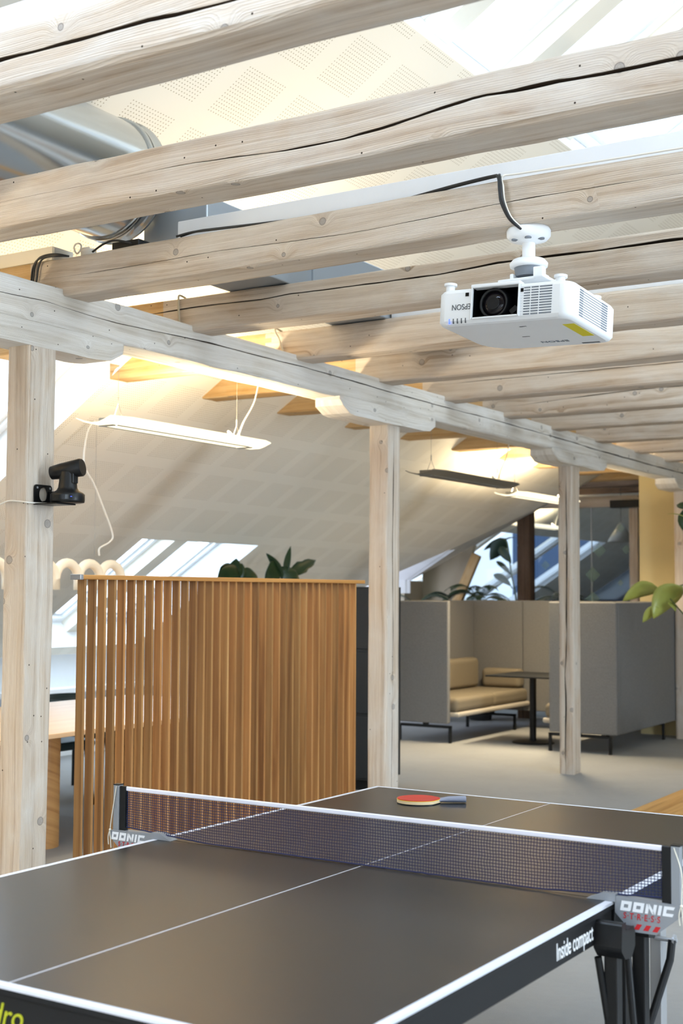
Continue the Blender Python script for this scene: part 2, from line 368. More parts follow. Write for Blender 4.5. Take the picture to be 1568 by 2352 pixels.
# ------------------------------------------------------------------ hewn timber
def timber(name, org, du, da, db, L, wa, wb, mat, seed, step=.04, wave=.006, wane=.016, cracks=(), parent=None, sag=None):
    """Hewn beam. org = corner; du runs along; da, db span the section wa x wb (perimeter starts at a=0,b=0, goes +b, +a, -b, -a).
    cracks: (side, [(u, v_fraction)...], width, depth); side 0: a=0 face, 1: b=wb, 2: a=wa, 3: b=0"""
    org, du, da, db = Vector(org), Vector(du), Vector(da), Vector(db); rnd = random.Random(seed); so = rnd.uniform(0, 90); uo, vo = rnd.uniform(0, 40), rnd.uniform(0, 40)
    n = max(2, int(L/step)); V = []; uvr = []
    NS = 6
    def side_fracs(k, u):
        for (sd, path, dep) in cracks:
            if sd == k:
                if u <= path[0][0] or u >= path[-1][0]:
                    q = path[0] if u <= path[0][0] else path[-1]; f = q[1]; w = 0.0; env = 0.0
                else:
                    for (a, b) in zip(path, path[1:]):
                        if a[0] <= u <= b[0]: t = (u-a[0])/(b[0]-a[0]); f = a[1]+(b[1]-a[1])*t; w = a[2]+(b[2]-a[2])*t; break
                    edge = min(u-path[0][0], path[-1][0]-u); env = min(1, edge/.25)
                f += .014*noise.noise((u*4.1, so+k, 1.7)) + .008*noise.noise((u*13, so, 2.2))
                W = (wb if k in (0, 2) else wa); w = w*env*(.75+.7*noise.noise((u*5.3, so, 9.1)))
                hw = max(.0003, w*.5)/W
                d = dep*min(1, w/.010)
                return [(0, 0)] + [(f*.33, 0), (f*.66, 0), (f-hw-.02, 0), (f-hw, .0004), (f-hw*.8, d), (f+hw*.75, d), (f+hw, .0004), (f+hw+.02, 0)] + [(f+(1-f)*.4, 0), (f+(1-f)*.75, 0)]
        return [(i/NS, 0) for i in range(NS)]
    crack_cols = set(); flat_cols = set(); base_ = 0
    for k in range(4):
        c_ = len(side_fracs(k, 0))
        if any(sd == k for (sd, _, _) in cracks): crack_cols |= {base_+4, base_+5, base_+6}
        base_ += c_+1; flat_cols.add(base_-1)
    rings = []; uvs = []
    for i in range(n+1):
        u = L*i/n; ring = []; uvq = []; per = 0
        cw = [wane*(.35+.65*max(0, noise.noise((u*.8, c*7.3, so))*2.0+.35)) for c in range(4)]
        offa = wave*1.2*noise.noise((u*.5, 3.3, so)); offb = wave*1.2*noise.noise((u*.5, 9.3, so))
        if sag: offb += sag(u)
        for k in range(4):
            W = wb if k in (0, 2) else wa
            c0, c1 = cw[k], cw[(k+1) % 4]
            for (f, d) in side_fracs(k, u) + [(1.0, 0)]:
                t = c0 + (W-c0-c1)*f
                wob = wave*(noise.noise((u*1.6, per+t*5, so+k))*.8 + .5*noise.noise((u*5.5, (per+t)*14, so)))
                ins = d + wob
                if k == 0: a, b = ins, t
                elif k == 1: a, b = t, wb-ins
                elif k == 2: a, b = wa-ins, wb-t
                else: a, b = wa-t, ins
                ring.append(org + du*u + da*(a+offa) + db*(b+offb)); uvq.append((u+uo, per+t+vo))
            per += W
        rings.append(ring); uvs.append(uvq)
    m = MB(); N = len(rings[0]); F = []; U = []
    for i in range(n):
        for j in range(N):
            k = (j+1) % N; F.append((i*N+j, i*N+k, (i+1)*N+k, (i+1)*N+j))
            uk = uvs[i][k] if k else (uvs[i][j][0], uvs[i][j][1]+.01); uk2 = uvs[i+1][k] if k else (uvs[i+1][j][0], uvs[i+1][j][1]+.01)
            U.append([uvs[i][j], uk, uk2, uvs[i+1][j]])
    flip = du.dot(da.cross(db)) > 0
    if not flip: F = [f[::-1] for f in F]; U = [q[::-1] for q in U]
    m.add([p for r in rings for p in r], F, U, 0, True)
    for q in range(len(F)):
        if q % N in crack_cols: m.m[q] = 1; m.smooth[q] = False
        elif q % N in flat_cols: m.smooth[q] = False
    capA = list(range(N)); 
    m.add(rings[0], [tuple(capA[::-1] if flip else capA)], [[(uo+(rings[0][q]-org).dot(da), vo+(rings[0][q]-org).dot(db)) for q in (capA[::-1] if flip else capA)]], 0)
    m.add(rings[-1], [tuple(capA if flip else capA[::-1])], [[(uo+(rings[-1][q]-org).dot(da), vo+(rings[-1][q]-org).dot(db)) for q in (capA if flip else capA[::-1])]], 0)
    return m.build(name, [mat, M_CRACK] if cracks else mat, parent)
X, Y, Z = Vector((1, 0, 0)), Vector((0, 1, 0)), Vector((0, 0, 1))

# ================================================================== SETTING
def slab(name, lo, hi, mat):
    b = MB(); b.box(lo, hi); return struct(b.build(name, mat))
slab('floor', (-10.6, -4, -.15), (6.3, 25, 0), M_CARPET)
# oak boards let into the carpet
b = MB()
yy = 4.0
for i, x in enumerate((-3.21, -3.115, -3.02, -2.925)):
    y = 4.0 - .37*i
    while y < 15.0:
        L = 1.6; b.box((x+.001, max(4.0, y), -.01), (x+.094, min(y+L-.002, 15.0), .006), uvoff=(i*3.1+y*1.7, i*.7), axis=1); y += L
struct(b.build('trim_1', M_OAKFLOOR))

# left roof slope, a grid of (y, s) cells with openings left out
LOWS = -3.60; TOPS = (RIDX+5.71)/CS
OPEN = [(-3.3, 1.5, 2.95, 4.75), (5.5, 9.6, 2.95, 4.75), (3.6, 6.37, -2.6, .15), (8.42, 10.08, -3.45, -1.70)]
def crease(s):
    pts = [(-3.6, 11.75), (-2.21, 13.19), (-2.05, 13.33), (-1.56, 13.82), (-.66, 14.56), (.16, 15.0), (.45, 15.16)]
    if s >= .45: return None
    for (a, ya), (c, yc) in zip(pts, pts[1:]):
        if a <= s <= c: return ya+(yc-ya)*(s-a)/(c-a)
    return pts[0][1]
def grid_roof(name, fn, opens, y0, y1, s0, s1, extra_s=(), creased=False, mat=M_CEIL, flip=False):
    ys = sorted({y0, y1} | {v for o in opens for v in o[:2]}); ss = sorted({s0, s1} | {v for o in opens for v in o[2:]} | set(extra_s))
    b = MB()
    for si in range(len(ss)-1):
        a, c = ss[si], ss[si+1]; last = None
        for yi in range(len(ys)-1):
            p, q = ys[yi], ys[yi+1]; m = ((p+q)/2, (a+c)/2)
            if any(o[0] < m[0] < o[1] and o[2] < m[1] < o[3] for o in opens): continue
            qa = qc = q
            if creased and yi == len(ys)-2:
                if crease(m[1]) is not None: qa, qc = crease(a) or 15.16, crease(c) or 15.16
            C = [(p, a), (qa, a), (qc, c), (p, c)]
            if flip: C = C[::-1]
            b.add([fn(*k) for k in C], [(0, 1, 2, 3)], [C])
    return struct(b.build(name, mat))
grid_roof('ceiling_left', roof, OPEN, -4, 24.5, LOWS, TOPS, (-2.21, -2.05, -1.56, -.66, .16, .45), True)
ROPEN = [(-2.0, 3.4, 2.95, 5.2), (1.0, 9.0, 5.7, 7.4)]
grid_roof('ceiling_right', rroof, ROPEN, -4, 24.5, 2.72, TOPS, flip=True)

# reveals, mullions, frames and panes of the roof windows
WN = [0]
def roof_window(fn, y0, y1, s0, s1, mulls, dep=.30, xdep=.16, mw=.18, sideframe=.055):
    WN[0] += 1
    root = bpy.data.objects.new('window_%d' % WN[0], None); COL.objects.link(root); root['kind'] = 'structure'; root.location = fn(y0, s0)
    r = MB(); E = .02
    for (pa, pb) in (((y0, s0), (y1, s0)), ((y1, s0), (y1, s1)), ((y1, s1), (y0, s1)), ((y0, s1), (y0, s0))):
        # each lining board has a thickness of its own, away from the opening
        oy = {0: 0}; n = Vector((0, 0))
        mid = ((pa[0]+pb[0])/2 - (y0+y1)/2, (pa[1]+pb[1])/2 - (s0+s1)/2)
        dy = E*(1 if mid[0] > 1e-6 else -1 if mid[0] < -1e-6 else 0); ds = E*(1 if mid[1] > 1e-6 else -1 if mid[1] < -1e-6 else 0)
        q = [fn(pa[0], pa[1], 0), fn(pb[0], pb[1], 0), fn(pb[0], pb[1], dep+.12), fn(pa[0], pa[1], dep+.12)]
        w = [fn(pa[0]+dy, pa[1]+ds, 0.002), fn(pb[0]+dy, pb[1]+ds, 0.002), fn(pb[0]+dy, pb[1]+ds, dep+.12), fn(pa[0]+dy, pa[1]+ds, dep+.12)]
        r.add(q+w, [(0, 1, 2, 3), (4, 7, 6, 5), (0, 4, 5, 1), (1, 5, 6, 2), (2, 6, 7, 3), (3, 7, 4, 0)])
    r.build('reveal', M_WHITE, root)
    def bar(bb, a, c, e, f, d0, d1):
        P = [fn(a, e, d0), fn(c, e, d0), fn(c, f, d0), fn(a, f, d0), fn(a, e, d1), fn(c, e, d1), fn(c, f, d1), fn(a, f, d1)]
        bb.add(P, [(0, 1, 2, 3), (4, 7, 6, 5), (0, 4, 5, 1), (1, 5, 6, 2), (2, 6, 7, 3), (3, 7, 4, 0)])
    edges = [y0] + [v for mc in mulls for v in (mc-mw/2, mc+mw/2)] + [y1]
    for mc in mulls:
        k = MB(); bar(k, mc-mw/2, mc+mw/2, s0+.001, s1-.001, xdep, dep+.1); k.build('mullion', M_MULL, root)
    for i in range(0, len(edges), 2):
        a, c = edges[i]+.002, edges[i+1]-.002; t = sideframe; k = MB()
        bar(k, a, a+t, s0+.002, s1-.002, dep-.03, dep+.06); bar(k, c-t, c, s0+.002, s1-.002, dep-.03, dep+.06)
        bar(k, a+t, c-t, s0+.002, s0+.002+t*1.3, dep-.03, dep+.06); bar(k, a+t, c-t, s1-.002-t*1.6, s1-.002, dep-.03, dep+.06)
        t2 = t+.035
        bar(k, a+t, a+t2, s0+t*1.3, s1-t*1.6, dep, dep+.05); bar(k, c-t2, c-t, s0+t*1.3, s1-t*1.6, dep, dep+.05)
        bar(k, a+t2, c-t2, s0+t*1.3, s0+t*1.3+.04, dep, dep+.05); bar(k, a+t2, c-t2, s1-t*1.6-.04, s1-t*1.6, dep, dep+.05)
        fr = k.build('sash_frame', M_WHITE, root)
        g = MB(); g.add([fn(a+t2, s0+t*1.3+.03, dep+.03), fn(c-t2, s0+t*1.3+.03, dep+.03), fn(c-t2, s1-t*1.6-.03, dep+.03), fn(a+t2, s1-t*1.6-.03, dep+.03)], [(0, 1, 2, 3)]); g.build('pane', M_PANE, fr)
    return root
roof_window(roof, 5.5, 9.6, 2.95, 4.75, [6.42, 7.34, 8.26])
roof_window(roof, -3.3, 1.5, 2.95, 4.75, [-2.1, -.9, .3])  # unseen opening, added to let light onto the joist fronts
roof_window(roof, 3.6, 6.37, -2.6, .15, [4.5, 5.42])
roof_window(roof, 8.42, 10.08, -3.45, -1.70, [9.27])
for o in ROPEN: roof_window(rroof, o[0], o[1], o[2], o[3], [o[0]+(o[1]-o[0])*k/4 for k in (1, 2, 3)])  # last of these is the ridge skylight, added to brighten the upper ceiling

# second ceiling plane between the crease and the glass partition
A_ = Vector((-5.57, 15, 2.99)); C_ = Vector((-7.02, 13.82, 2.05)); G_ = Vector((-7.376, 15.2, 2.149)); n2 = (C_-A_).cross(G_-A_).normalized()
def pl2(x, y): return Vector((x, y, A_.z - (n2.x*(x-A_.x) + n2.y*(y-A_.y))/n2.z))
b = MB()
P = [pl2(-5.2, 15.2), pl2(-5.57, 15.0), roof(14.56, -.66), roof(13.82, -1.56), pl2(-8.102, 14.689), pl2(-8.35, 15.2), pl2(-7.376, 15.2), pl2(-6.6, 15.2)]
b.add(P, [(0, 1, 2, 7), (7, 2, 3, 6), (6, 3, 4, 5)]); struct(b.build('ceiling_alcove', M_CEIL))
# white dormer cheek, lit by a lamp at an added window
b = MB(); q0, q1 = roof(13.82, -1.56), pl2(-8.102, 14.689); qb = Vector((q1.x, q1.y, 1.53)); lt, lb = Vector((-8.70, 14.1, 1.80)), Vector((-8.70, 14.1, 1.53)); nk = Vector((.04, .05, 0))
b.add([q0, q1, lt], [(0, 1, 2)]); b.add([q1, qb, lb, lt], [(0, 1, 2, 3)]); b.add([q0+nk, q1+nk, lt+nk, qb+nk, lb+nk], [(2, 1, 0), (2, 4, 3, 1)])
struct(b.build('wall_dormer', M_WHITE))
# knee walls and gables
slab('wall_left', (-9.0, -4, 0), (-8.72, 12.0, 1.0), M_GREYWALL)
slab('trim_2', (-8.72, 4, .60), (-8.52, 12.0, .645), M_WHITE)
b = MB(); b.box((-9.0, 12.0, 0), (-8.72, 14.69, .96)); b.box((-9.0, 14.69, 0), (-8.12, 15.2, 1.69)); b.box((-9.0, 12.0, 1.56), (-8.72, 14.69, 1.9)); struct(b.build('wall_alcove', M_TAUPE))
WN[0] += 1; wd = bpy.data.objects.new('window_%d' % WN[0], None); COL.objects.link(wd); wd['kind'] = 'structure'; wd.location = (-8.75, 13.3, .96)  # dormer window invented to light the white cheek
b = MB()
for y in (12.0, 13.3, 14.62): b.box((-8.84, y, .96), (-8.76, y+.06, 1.56))
b.box((-8.84, 12.0, .96), (-8.76, 14.68, 1.01)); b.box((-8.84, 12.0, 1.51), (-8.76, 14.68, 1.56)); fr = b.build('window_frame', M_WHITE, wd)
b = MB(); b.add([(-8.80, 12.05, 1.0), (-8.80, 14.65, 1.0), (-8.80, 14.65, 1.52), (-8.80, 12.05, 1.52)], [(0, 1, 2, 3)]); b.build('pane', M_PANE, fr)
b = MB(); b.prism([(-8.12, 0), (-8.12, pl2(-8.12, 15.2).z), (-7.376, 2.149), (-7.62, 1.45), (-7.62, 0)], 1, 15.18, 15.26); struct(b.build('wall_alcove_back', M_TAUPE))
b = MB(); FXR = 6.05
WY0, WY1, WZ0, WZ1 = 1.5, 9.3, 1.65, 2.9
b.box((FXR, -4, 0), (FXR+.25, 24.5, WZ0)); b.box((FXR, -4, WZ1), (FXR+.25, 24.5, 4.78)); b.box((FXR, -4, WZ0), (FXR+.25, WY0, WZ1)); b.box((FXR, WY1, WZ0), (FXR+.25, 24.5, WZ1))
struct(b.build('wall_right', M_GREYWALL))
WN[0] += 1; wf = bpy.data.objects.new('window_%d' % WN[0], None); COL.objects.link(wf); wf['kind'] = 'structure'; wf.location = (FXR, 5.4, WZ0)  # unseen side window, added for its light from the right
b = MB()
for k in range(6): y = WY0+(WY1-WY0-.07)*k/5; b.box((FXR+.05, y, WZ0), (FXR+.14, y+.07, WZ1))
b.box((FXR+.05, WY0, WZ0), (FXR+.14, WY1, WZ0+.07)); b.box((FXR+.05, WY0, WZ1-.07), (FXR+.14, WY1, WZ1)); fr = b.build('window_frame', M_WHITE, wf)
b = MB(); b.add([(FXR+.1, WY0+.05, WZ0+.05), (FXR+.1, WY1-.05, WZ0+.05), (FXR+.1, WY1-.05, WZ1-.05), (FXR+.1, WY0+.05, WZ1-.05)], [(0, 1, 2, 3)]); b.build('pane', M_PANE, fr)
def gable(name, y, th, mat, hole=None):
    b = MB(); zr = roof(0, TOPS).z
    out = [(-9.0, 0), (6.3, 0), (6.3, 4.6), (RIDX, zr+.1), (-9.0, .9)]
    if hole is None: b.prism(out, 1, y, y+th)
    else:
        x0, x1, z0, z1 = hole
        b.box((-9.0, y, 0), (6.3, y+th, z0)); b.prism([(-9, z0), (x0, z0), (x0, zr), (RIDX-.1, zr), (-9.0, .9)], 1, y, y+th); b.prism([(x1, z0), (6.3, z0), (6.3, 4.6), (x1, zr-1.2)], 1, y, y+th)
        b.prism([(x0, z1), (x1, z1), (x1, zr-1.2), (RIDX, zr+.1), (x0, zr-.6)], 1, y, y+th)
    return struct(b.build(name, mat))
gable('wall_front', -4.0, .2, M_GREYWALL, (-.1, 4.5, 1.3, 3.7))
WN[0] += 1; wr = bpy.data.objects.new('window_%d' % WN[0], None); COL.objects.link(wr); wr['kind'] = 'structure'; wr.location = (2.2, -3.9, 1.3)  # unseen gable window, added to balance the daylight
b = MB()
for x in (-.1, 1.4, 2.95, 4.43): b.box((x, -3.98, 1.3), (x+.07, -3.84, 3.7))
b.box((-.1, -3.98, 1.3), (4.5, -3.84, 1.37)); b.box((-.1, -3.98, 3.63), (4.5, -3.84, 3.7)); fr = b.build('window_frame', M_WHITE, wr)
b = MB(); b.add([(-.05, -3.9, 1.35), (4.45, -3.9, 1.35), (4.45, -3.9, 3.65), (-.05, -3.9, 3.65)], [(0, 1, 2, 3)]); b.build('pane', M_PANE, fr)
slab('wall_back', (-11.0, 24.4, 0), (6.3, 24.6, 8.2), M_DARKWALL)
# cream wall and glass partition
slab('wall_cream', (-4.865, 14.2, 0), (3.0, 14.4, 2.98), M_CREAM)
b = MB(); b.prism([(-4.9, 3.09), (3.0, 3.09), (3.0, 5.5), (-1.0, 5.5)], 1, 15.3, 15.4); struct(b.build('wall_loft', M_CREAM))

# glass room beyond the partition
FX0 = -7.2
def froof(y, s, dep=0.0): return roof(y, s, dep, FX0)
FOP = [(15.45, 21.5, -3.2, -.9)]
grid_roof('ceiling_glass_room', froof, FOP, 15.3, 24.4, -4.0, 3.2)
for o in FOP: roof_window(froof, o[0], o[1], o[2], o[3], [17.3, 19.75], .06, .05, .10, .02)
slab('wall_glass_room', (-10.6, 15.3, 0), (-10.4, 24.4, .85), M_DARKWALL)

# ================================================================== TIMBER FRAME
GX = -4.247
girder = timber('timber_girder', (GX, -3.6, 2.742), Y, -X, Z, 20.2, .19, .192, M_TIMBER_WHITE, 3, .05, .005, .008,
                cracks=[(0, [(7.2, .50, .002), (7.64, .52, .004), (7.9, .58, .004), (8.2, .5, .003), (8.39, .5, .005), (8.84, .60, .006), (9.13, .65, .008), (9.5, .66, .006), (10.06, .69, .007), (10.94, .64, .008), (11.73, .60, .006), (12.6, .58, .006), (14.5, .52, .010), (16.4, .45, .014), (18.8, .4, .01)], .016)])
tag(girder, 'long whitewashed girder carried by the posts, with joists across its top', 'beam')
JY = [2.51, 3.46, 4.43, 5.385, 6.37, 7.34, 8.27, 9.26, 10.21, 11.22, 12.27, 13.2, 14.2, 15.15]
JC = [
 [(0, [(2.0, .44, 0.0068), (3.09, .50, 0.0150), (3.25, .48, 0.0109), (3.4, .46, 0.0177), (3.62, .46, 0.0163), (3.74, .42, 0.0122), (3.9, .39, 0.0082), (4.6, .40, 0.0136), (5.4, .5, 0.0068)], .06)],
 [(0, [(2.70, .52, 0.0014), (3.0, .53, 0.0020), (3.17, .48, 0.0041), (3.38, .40, 0.0054), (3.61, .39, 0.0082), (3.79, .45, 0.0122), (3.94, .54, 0.0109), (4.09, .62, 0.0136), (4.19, .57, 0.0122), (4.32, .57, 0.0163), (4.49, .53, 0.0136), (4.7, .52, 0.0136), (6.0, .5, 0.0102), (8, .5, 0.0068)], .06)],
 [(0, [(2.9, .50, 0.0014), (3.35, .47, 0.0027), (3.84, .50, 0.0020), (4.46, .38, 0.0027), (4.69, .41, 0.0020), (5.07, .50, 0.0027), (5.3, .54, 0.0034), (5.58, .54, 0.0027), (5.85, .53, 0.0020), (7, .5, 0.0020)], .02)],
 [(0, [(.7, .62, 0.0027), (1.2, .65, 0.0068), (1.5, .69, 0.0095), (1.95, .65, 0.0068), (2.11, .70, 0.0109), (2.39, .68, 0.0095), (2.95, .65, 0.0082), (3.26, .76, 0.0109), (3.42, .75, 0.0136), (3.72, .72, 0.0122), (4.07, .76, 0.0136), (6, .7, 0.0068)], .06)],
 (), (),
 [(0, [(1.5, .66, 0.0027), (2.24, .72, 0.0041), (2.68, .74, 0.0054), (3.17, .76, 0.0054), (5, .7, 0.0041)], .02)],
 [(0, [(1.5, .44, 0.0027), (2.0, .60, 0.0054), (2.24, .68, 0.0054), (2.58, .74, 0.0054), (4.4, .7, 0.0041)], .02)],
 (),
 [(0, [(2.2, .5, 0.0041), (4.4, .6, 0.0041)], .02)],
]
JL = ['nearest whitewashed joist, with a long open crack, at the top of the picture',
 'second whitewashed joist, split along its face, passing in front of the round duct',
 'whitewashed joist that carries the white projector and the black cables',
 'cracked joist with a beige cable clip, directly behind the projector',
 'smooth pale joist with a slanting beige cable at its girder end',
 'pale joist meeting the girder just left of the middle post',
 'joist with a long fine split meeting the girder just right of the middle post bracket',
 'joist with a wavy crack two along from the middle post',
 'joist meeting the girder shortly before the third post',
 'joist meeting the girder above the third post',
 'joist meeting the girder just beyond the third post',
 'shaded joist near the far end of the girder',
 'dark joist above the cream wall at the far end',
 'dark joist right over the glass partition']
for i, y in enumerate(JY):
    xe = roof(0, 0).x + .02; x1 = 3.6
    if y < 6.2: xe = -7.2 if i == 2 else -5.75
    if y > 13: xe = -5.9 if y < 14.5 else -6.0
    o = timber('ceiling_joist', (xe, y, 2.905), X, Y, Z, x1-xe, .175, .178, M_TIMBER, 20+i, .045 if i < 8 else .09, .0055, .010, cracks=JC[i] if i < len(JC) else ())
    tag(o, JL[i], 'beam', 'whitewashed ceiling joists')
    if len(o.data.materials) < 2: o.data.materials.append(M_CRACK)
    o.data.materials.append(M_TIMBER_RAW)      # the limewash stops where the joists pass the girder
    for p in o.data.polygons:
        if p.material_index == 0 and p.center.x < GX-.20+.03*noise.noise((p.center.y*9, p.center.z*30, i)): p.material_index = 2
for y, lab in ((16.1, 'first dark joist inside the glass room'), (17.1, 'second dark joist inside the glass room')):
    o = timber('ceiling_joist', (-6.9, y, 2.905), X, Y, Z, 5.0, .175, .178, M_TIMBER_DARK, int(y*7), .1, .005, .016); tag(o, lab, 'beam', 'whitewashed ceiling joists')
# posts and their bolsters
PW = .132
for i, (y, w, d, lab, crk) in enumerate(((4.222, .172, .135, 'thick timber post on the left that carries the black camera', ()),
        (7.447, .165, .14, 'timber post between the slatted screen and the felt booth', [(0, [(0.1, .4, .005), (1.2, .5, .007), (2.0, .45, .012), (2.6, .5, .010)], .02)]),
        (10.665, .168, .128, 'timber post with a long dark split, in front of the right booth', [(3, [(.03, .40, .018), (.35, .42, .020), (.7, .45, .016), (.85, .40, .022), (1.0, .50, .018), (1.15, .56, .016), (1.45, .58, .022), (1.9, .60, .018), (2.3, .58, .016), (2.6, .55, .008)], .04)]),
        (13.9, .165, .13, 'far timber post beside the cream wall, at the right edge', ()))):
    # a runs -X from the +X face, b runs +Y
    c = crk
    o = timber('timber_post', (GX, y, 0.0), Z, -X, Y, 2.66, d, w, M_TIMBER if i != 0 else M_TIMBER, 60+i, .05, .005, .008, cracks=c)
    tag(o, lab, 'post', 'timber posts')
def bolster(y0, y1, x0, x1, z0, z1, ch, seed, label):
    # block with stepped, chamfered ends; a lofted chain of rectangular sections along y
    rnd = random.Random(seed); b = MB(); rings = []; uvs = []
    st = [(y0, z0+ch*.95, .012), (y0+.02, z0+ch*.55, 0), (y0+.10, z0+.008, 0)]
    yy = y0+.16
    while yy < y1-.17: st.append((yy, z0, 0)); yy += .06
    st += [(y1-.10, z0+.008, 0), (y1-.02, z0+ch*.55, 0), (y1, z0+ch*.95, .012)]
    nseg = 5
    for (y, zl, ins) in st:
        ring = []
        X0, X1, Z0, Z1 = x0+ins, x1-ins, zl, z1
        for k in range(nseg): ring.append((X0+(X1-X0)*k/nseg, Z0))
        for k in range(nseg): ring.append((X1, Z0+(Z1-Z0)*k/nseg))
        for k in range(nseg): ring.append((X1-(X1-X0)*k/nseg, Z1))
        for k in range(nseg): ring.append((X0, Z1-(Z1-Z0)*k/nseg))
        out = []
        for (x, z) in ring:
            q = .005; out.append(Vector((x + q*noise.noise((x*9, y*4, seed)), y, z + (q*noise.noise((z*9, y*4, seed+3)) if z < z1-.001 else 0))))
        rings.append(out)
    n = len(rings[0]); F = []; U = []
    for i in range(len(rings)-1):
        for j in range(n):
            k = (j+1) % n; F.append((i*n+k, i*n+j, (i+1)*n+j, (i+1)*n+k))
            U.append([(rings[a][c].y+seed, j_/n*.6+seed) for a, c, j_ in ((i, k, j+1), (i, j, j), (i+1, j, j), (i+1, k, j+1))])
    b.add([p for r in rings for p in r], F, U, 0, False)
    b.add(rings[0], [tuple(range(n))], [[(p.x+seed, p.z) for p in rings[0]]]); b.add(rings[-1], [tuple(range(n))[::-1]], [[(p.x+seed, p.z) for p in rings[-1][::-1]]])
    o = b.build('bolster_block', M_TIMBER_WHITE); return tag(o, label, 'bracket', 'bolster blocks on the posts')
bolster(3.60, 4.86, -4.42, -4.243, 2.640, 2.748, .09, 5, 'bolster block under the girder on the left camera post')
bolster(6.80, 8.06, -4.40, -4.200, 2.640, 2.745, .09, 7, 'bolster block on the post beside the slatted screen')
bolster(10.12, 11.40, -4.41, -4.195, 2.640, 2.745, .09, 9, 'bolster block on the split post before the right booth')
bolster(13.42, 14.15, -4.43, -4.200, 2.640, 2.745, .09, 11, 'bolster block on the far post by the cream wall')
# rafter brace at the left skylight, partition posts and header
o = timber('timber_brace', roof(6.44, -.9, .02) - Vector((0, 0, .02)), Vector((CS, 0, SN)), Y, Vector((-SN, 0, CS)), 1.0, .12, .10, M_TIMBER_RAW, 81, .05, .008, .02); tag(o, 'rough bent brace at the joist end beside the left skylight', 'beam')
o = timber('partition_post', (-6.56, 15.06, 0), Z, -X, Y, 2.56, .17, .17, M_TIMBER_DARK, 91, .1, .003, .01); tag(o, 'dark brown post in front of the glass partition', 'post')
o = timber('partition_post', (-5.19, 15.1, 0), Z, -X, Y, 2.66, .11, .12, M_TIMBER, 92, .1, .003, .01); tag(o, 'narrow timber post at the cream wall end of the glass partition', 'post')
o = timber('header_beam', (-6.75, 15.12, 2.585), X, Y, Z, 2.4, .14, .13, M_TIMBER, 93, .08, .01, .02); tag(o, 'rough header beam along the top of the glass partition', 'beam')
o = timber('leaning_timber', (-7.58, 15.04, 1.25), Vector((.42, 0, .91)), Vector((-.91, 0, .42)), Y, .82, .12, .08, M_TIMBER_RAW, 94, .06, .004, .01); tag(o, 'leaning brown timber at the edge of the alcove', 'beam')
# glass
gp = bpy.data.objects.new('window_20', None); COL.objects.link(gp); gp['kind'] = 'structure'; gp.location = (-6, 15.2, 0)
xs = [-7.62, -6.66, -5.80, -5.22]
for i, (a, c) in enumerate(((-7.60, -6.575), (-6.57, -5.805), (-5.80, -5.20))):
    b = MB()
    if i == 0: b.prism([(a, .02), (c, .02), (c, 2.50), (-7.36, 2.06), (-7.60, 1.45)], 1, 15.195, 15.205)
    else: b.box((a, 15.195, .02), (c, 15.205, 2.60))
    g = b.build('pane', M_PART, gp)
for x in (-6.575, -5.808): b = MB(); b.box((x, 15.19, .02), (x+.008, 15.21, 2.6)); b.build('glazing_joint', M_GREYWALL, gp)
for (x, z, s, lab) in ((-5.706, 2.062, .085, 1), (-5.368, 2.068, .055, 1), (-6.402, 1.887, .06, 0), (-5.791, 1.768, .095, 0), (-5.441, 1.668, .038, 0), (-5.436, 2.325, .055, 0), (-5.793, 1.478, .09, 1)):
    b = MB(); b.prism([(x-s, z), (x, z-s), (x+s, z), (x, z+s)], 1, 15.186, 15.189); b.build('film_diamond', M_STICK, gp)
# electric black box over the partition
b = MB(); b.box((-5.5, 15.0, 2.56), (-4.9, 15.1, 2.65)); tag(b.build('roller_blind_box', M_BLACK), 'black box fixed over the right end of the glass partition', 'box')

# ================================================================== DUCTS
t = thing('round_duct', 'big round galvanised air duct running under the roof, upper left', 'duct', (-4.14, 3.6, 3.195))
DC = (-4.14, 0, 3.478); seg = 64; RD = .28
b = MB(); b.lathe([(RD, .4+.12*k) for k in range(36)] + [(RD, 4.62)], DC, seg, 0, 'Y'); b.build('duct_tube', M_STEEL, t)
for y in (1.4, 2.9):
    b = MB(); b.lathe([(RD-.001, y-.012), (RD+.004, y-.006), (RD+.004, y+.006), (RD-.001, y+.012)], DC, seg, 0, 'Y'); b.build('seam_ring', M_STEEL, t)
b = MB(); b.lathe([(RD-.001, 4.585), (RD+.012, 4.59), (RD+.012, 4.60), (RD+.004, 4.605), (RD+.004, 4.66), (RD+.014, 4.665), (RD+.014, 4.68), (RD-.06, 4.685), (.01, 4.686)], DC, seg, 0, 'Y'); b.build('end_flange', M_STEEL, t)
b = MB(); b.cyl((-4.14, 1.6, 3.476+RD), (-4.14, 1.6, 3.92), .006, 8); b.build('hanger_rod', M_STEEL, t)
t = thing('duct_plenum', 'grey steel box duct that the white branch ducts run into', 'duct', (-3.8, 5.9, 3.085))
b = MB(); b.box((-4.02, 4.72, 3.086), (-3.645, 7.3, 3.36)); b.build('casing', M_STEEL2, t, .006)
for y in (5.6, 6.5): b = MB(); b.box((-4.03, y, 3.084), (-3.635, y+.03, 3.37)); b.build('joint_rib', M_STEEL2, t)
def branch(y0, y1, x0, x1, lab, z1=3.19, M_TRUNK=M_TRUNK):
    t = thing('branch_duct', lab, 'duct', ((x0+x1)/2, (y0+y1)/2, 3.088), 'white branch ducts on the joists')
    b = MB(); b.box((x0, y0, 3.094), (x1, y1, z1)); b.build('casing', M_TRUNK, t, .003)
    for (xa, xb) in ((x0-.004, x0), (x1, x1+.004)): b = MB(); b.box((xa, y0+.006, 3.094), (xb, y1-.006, z1-.006)); b.build('end_cap', M_TRUNK, t)
branch(4.50, 4.66, -3.636, 3.4, 'white box duct on the projector joist, right of the round duct', 3.178)
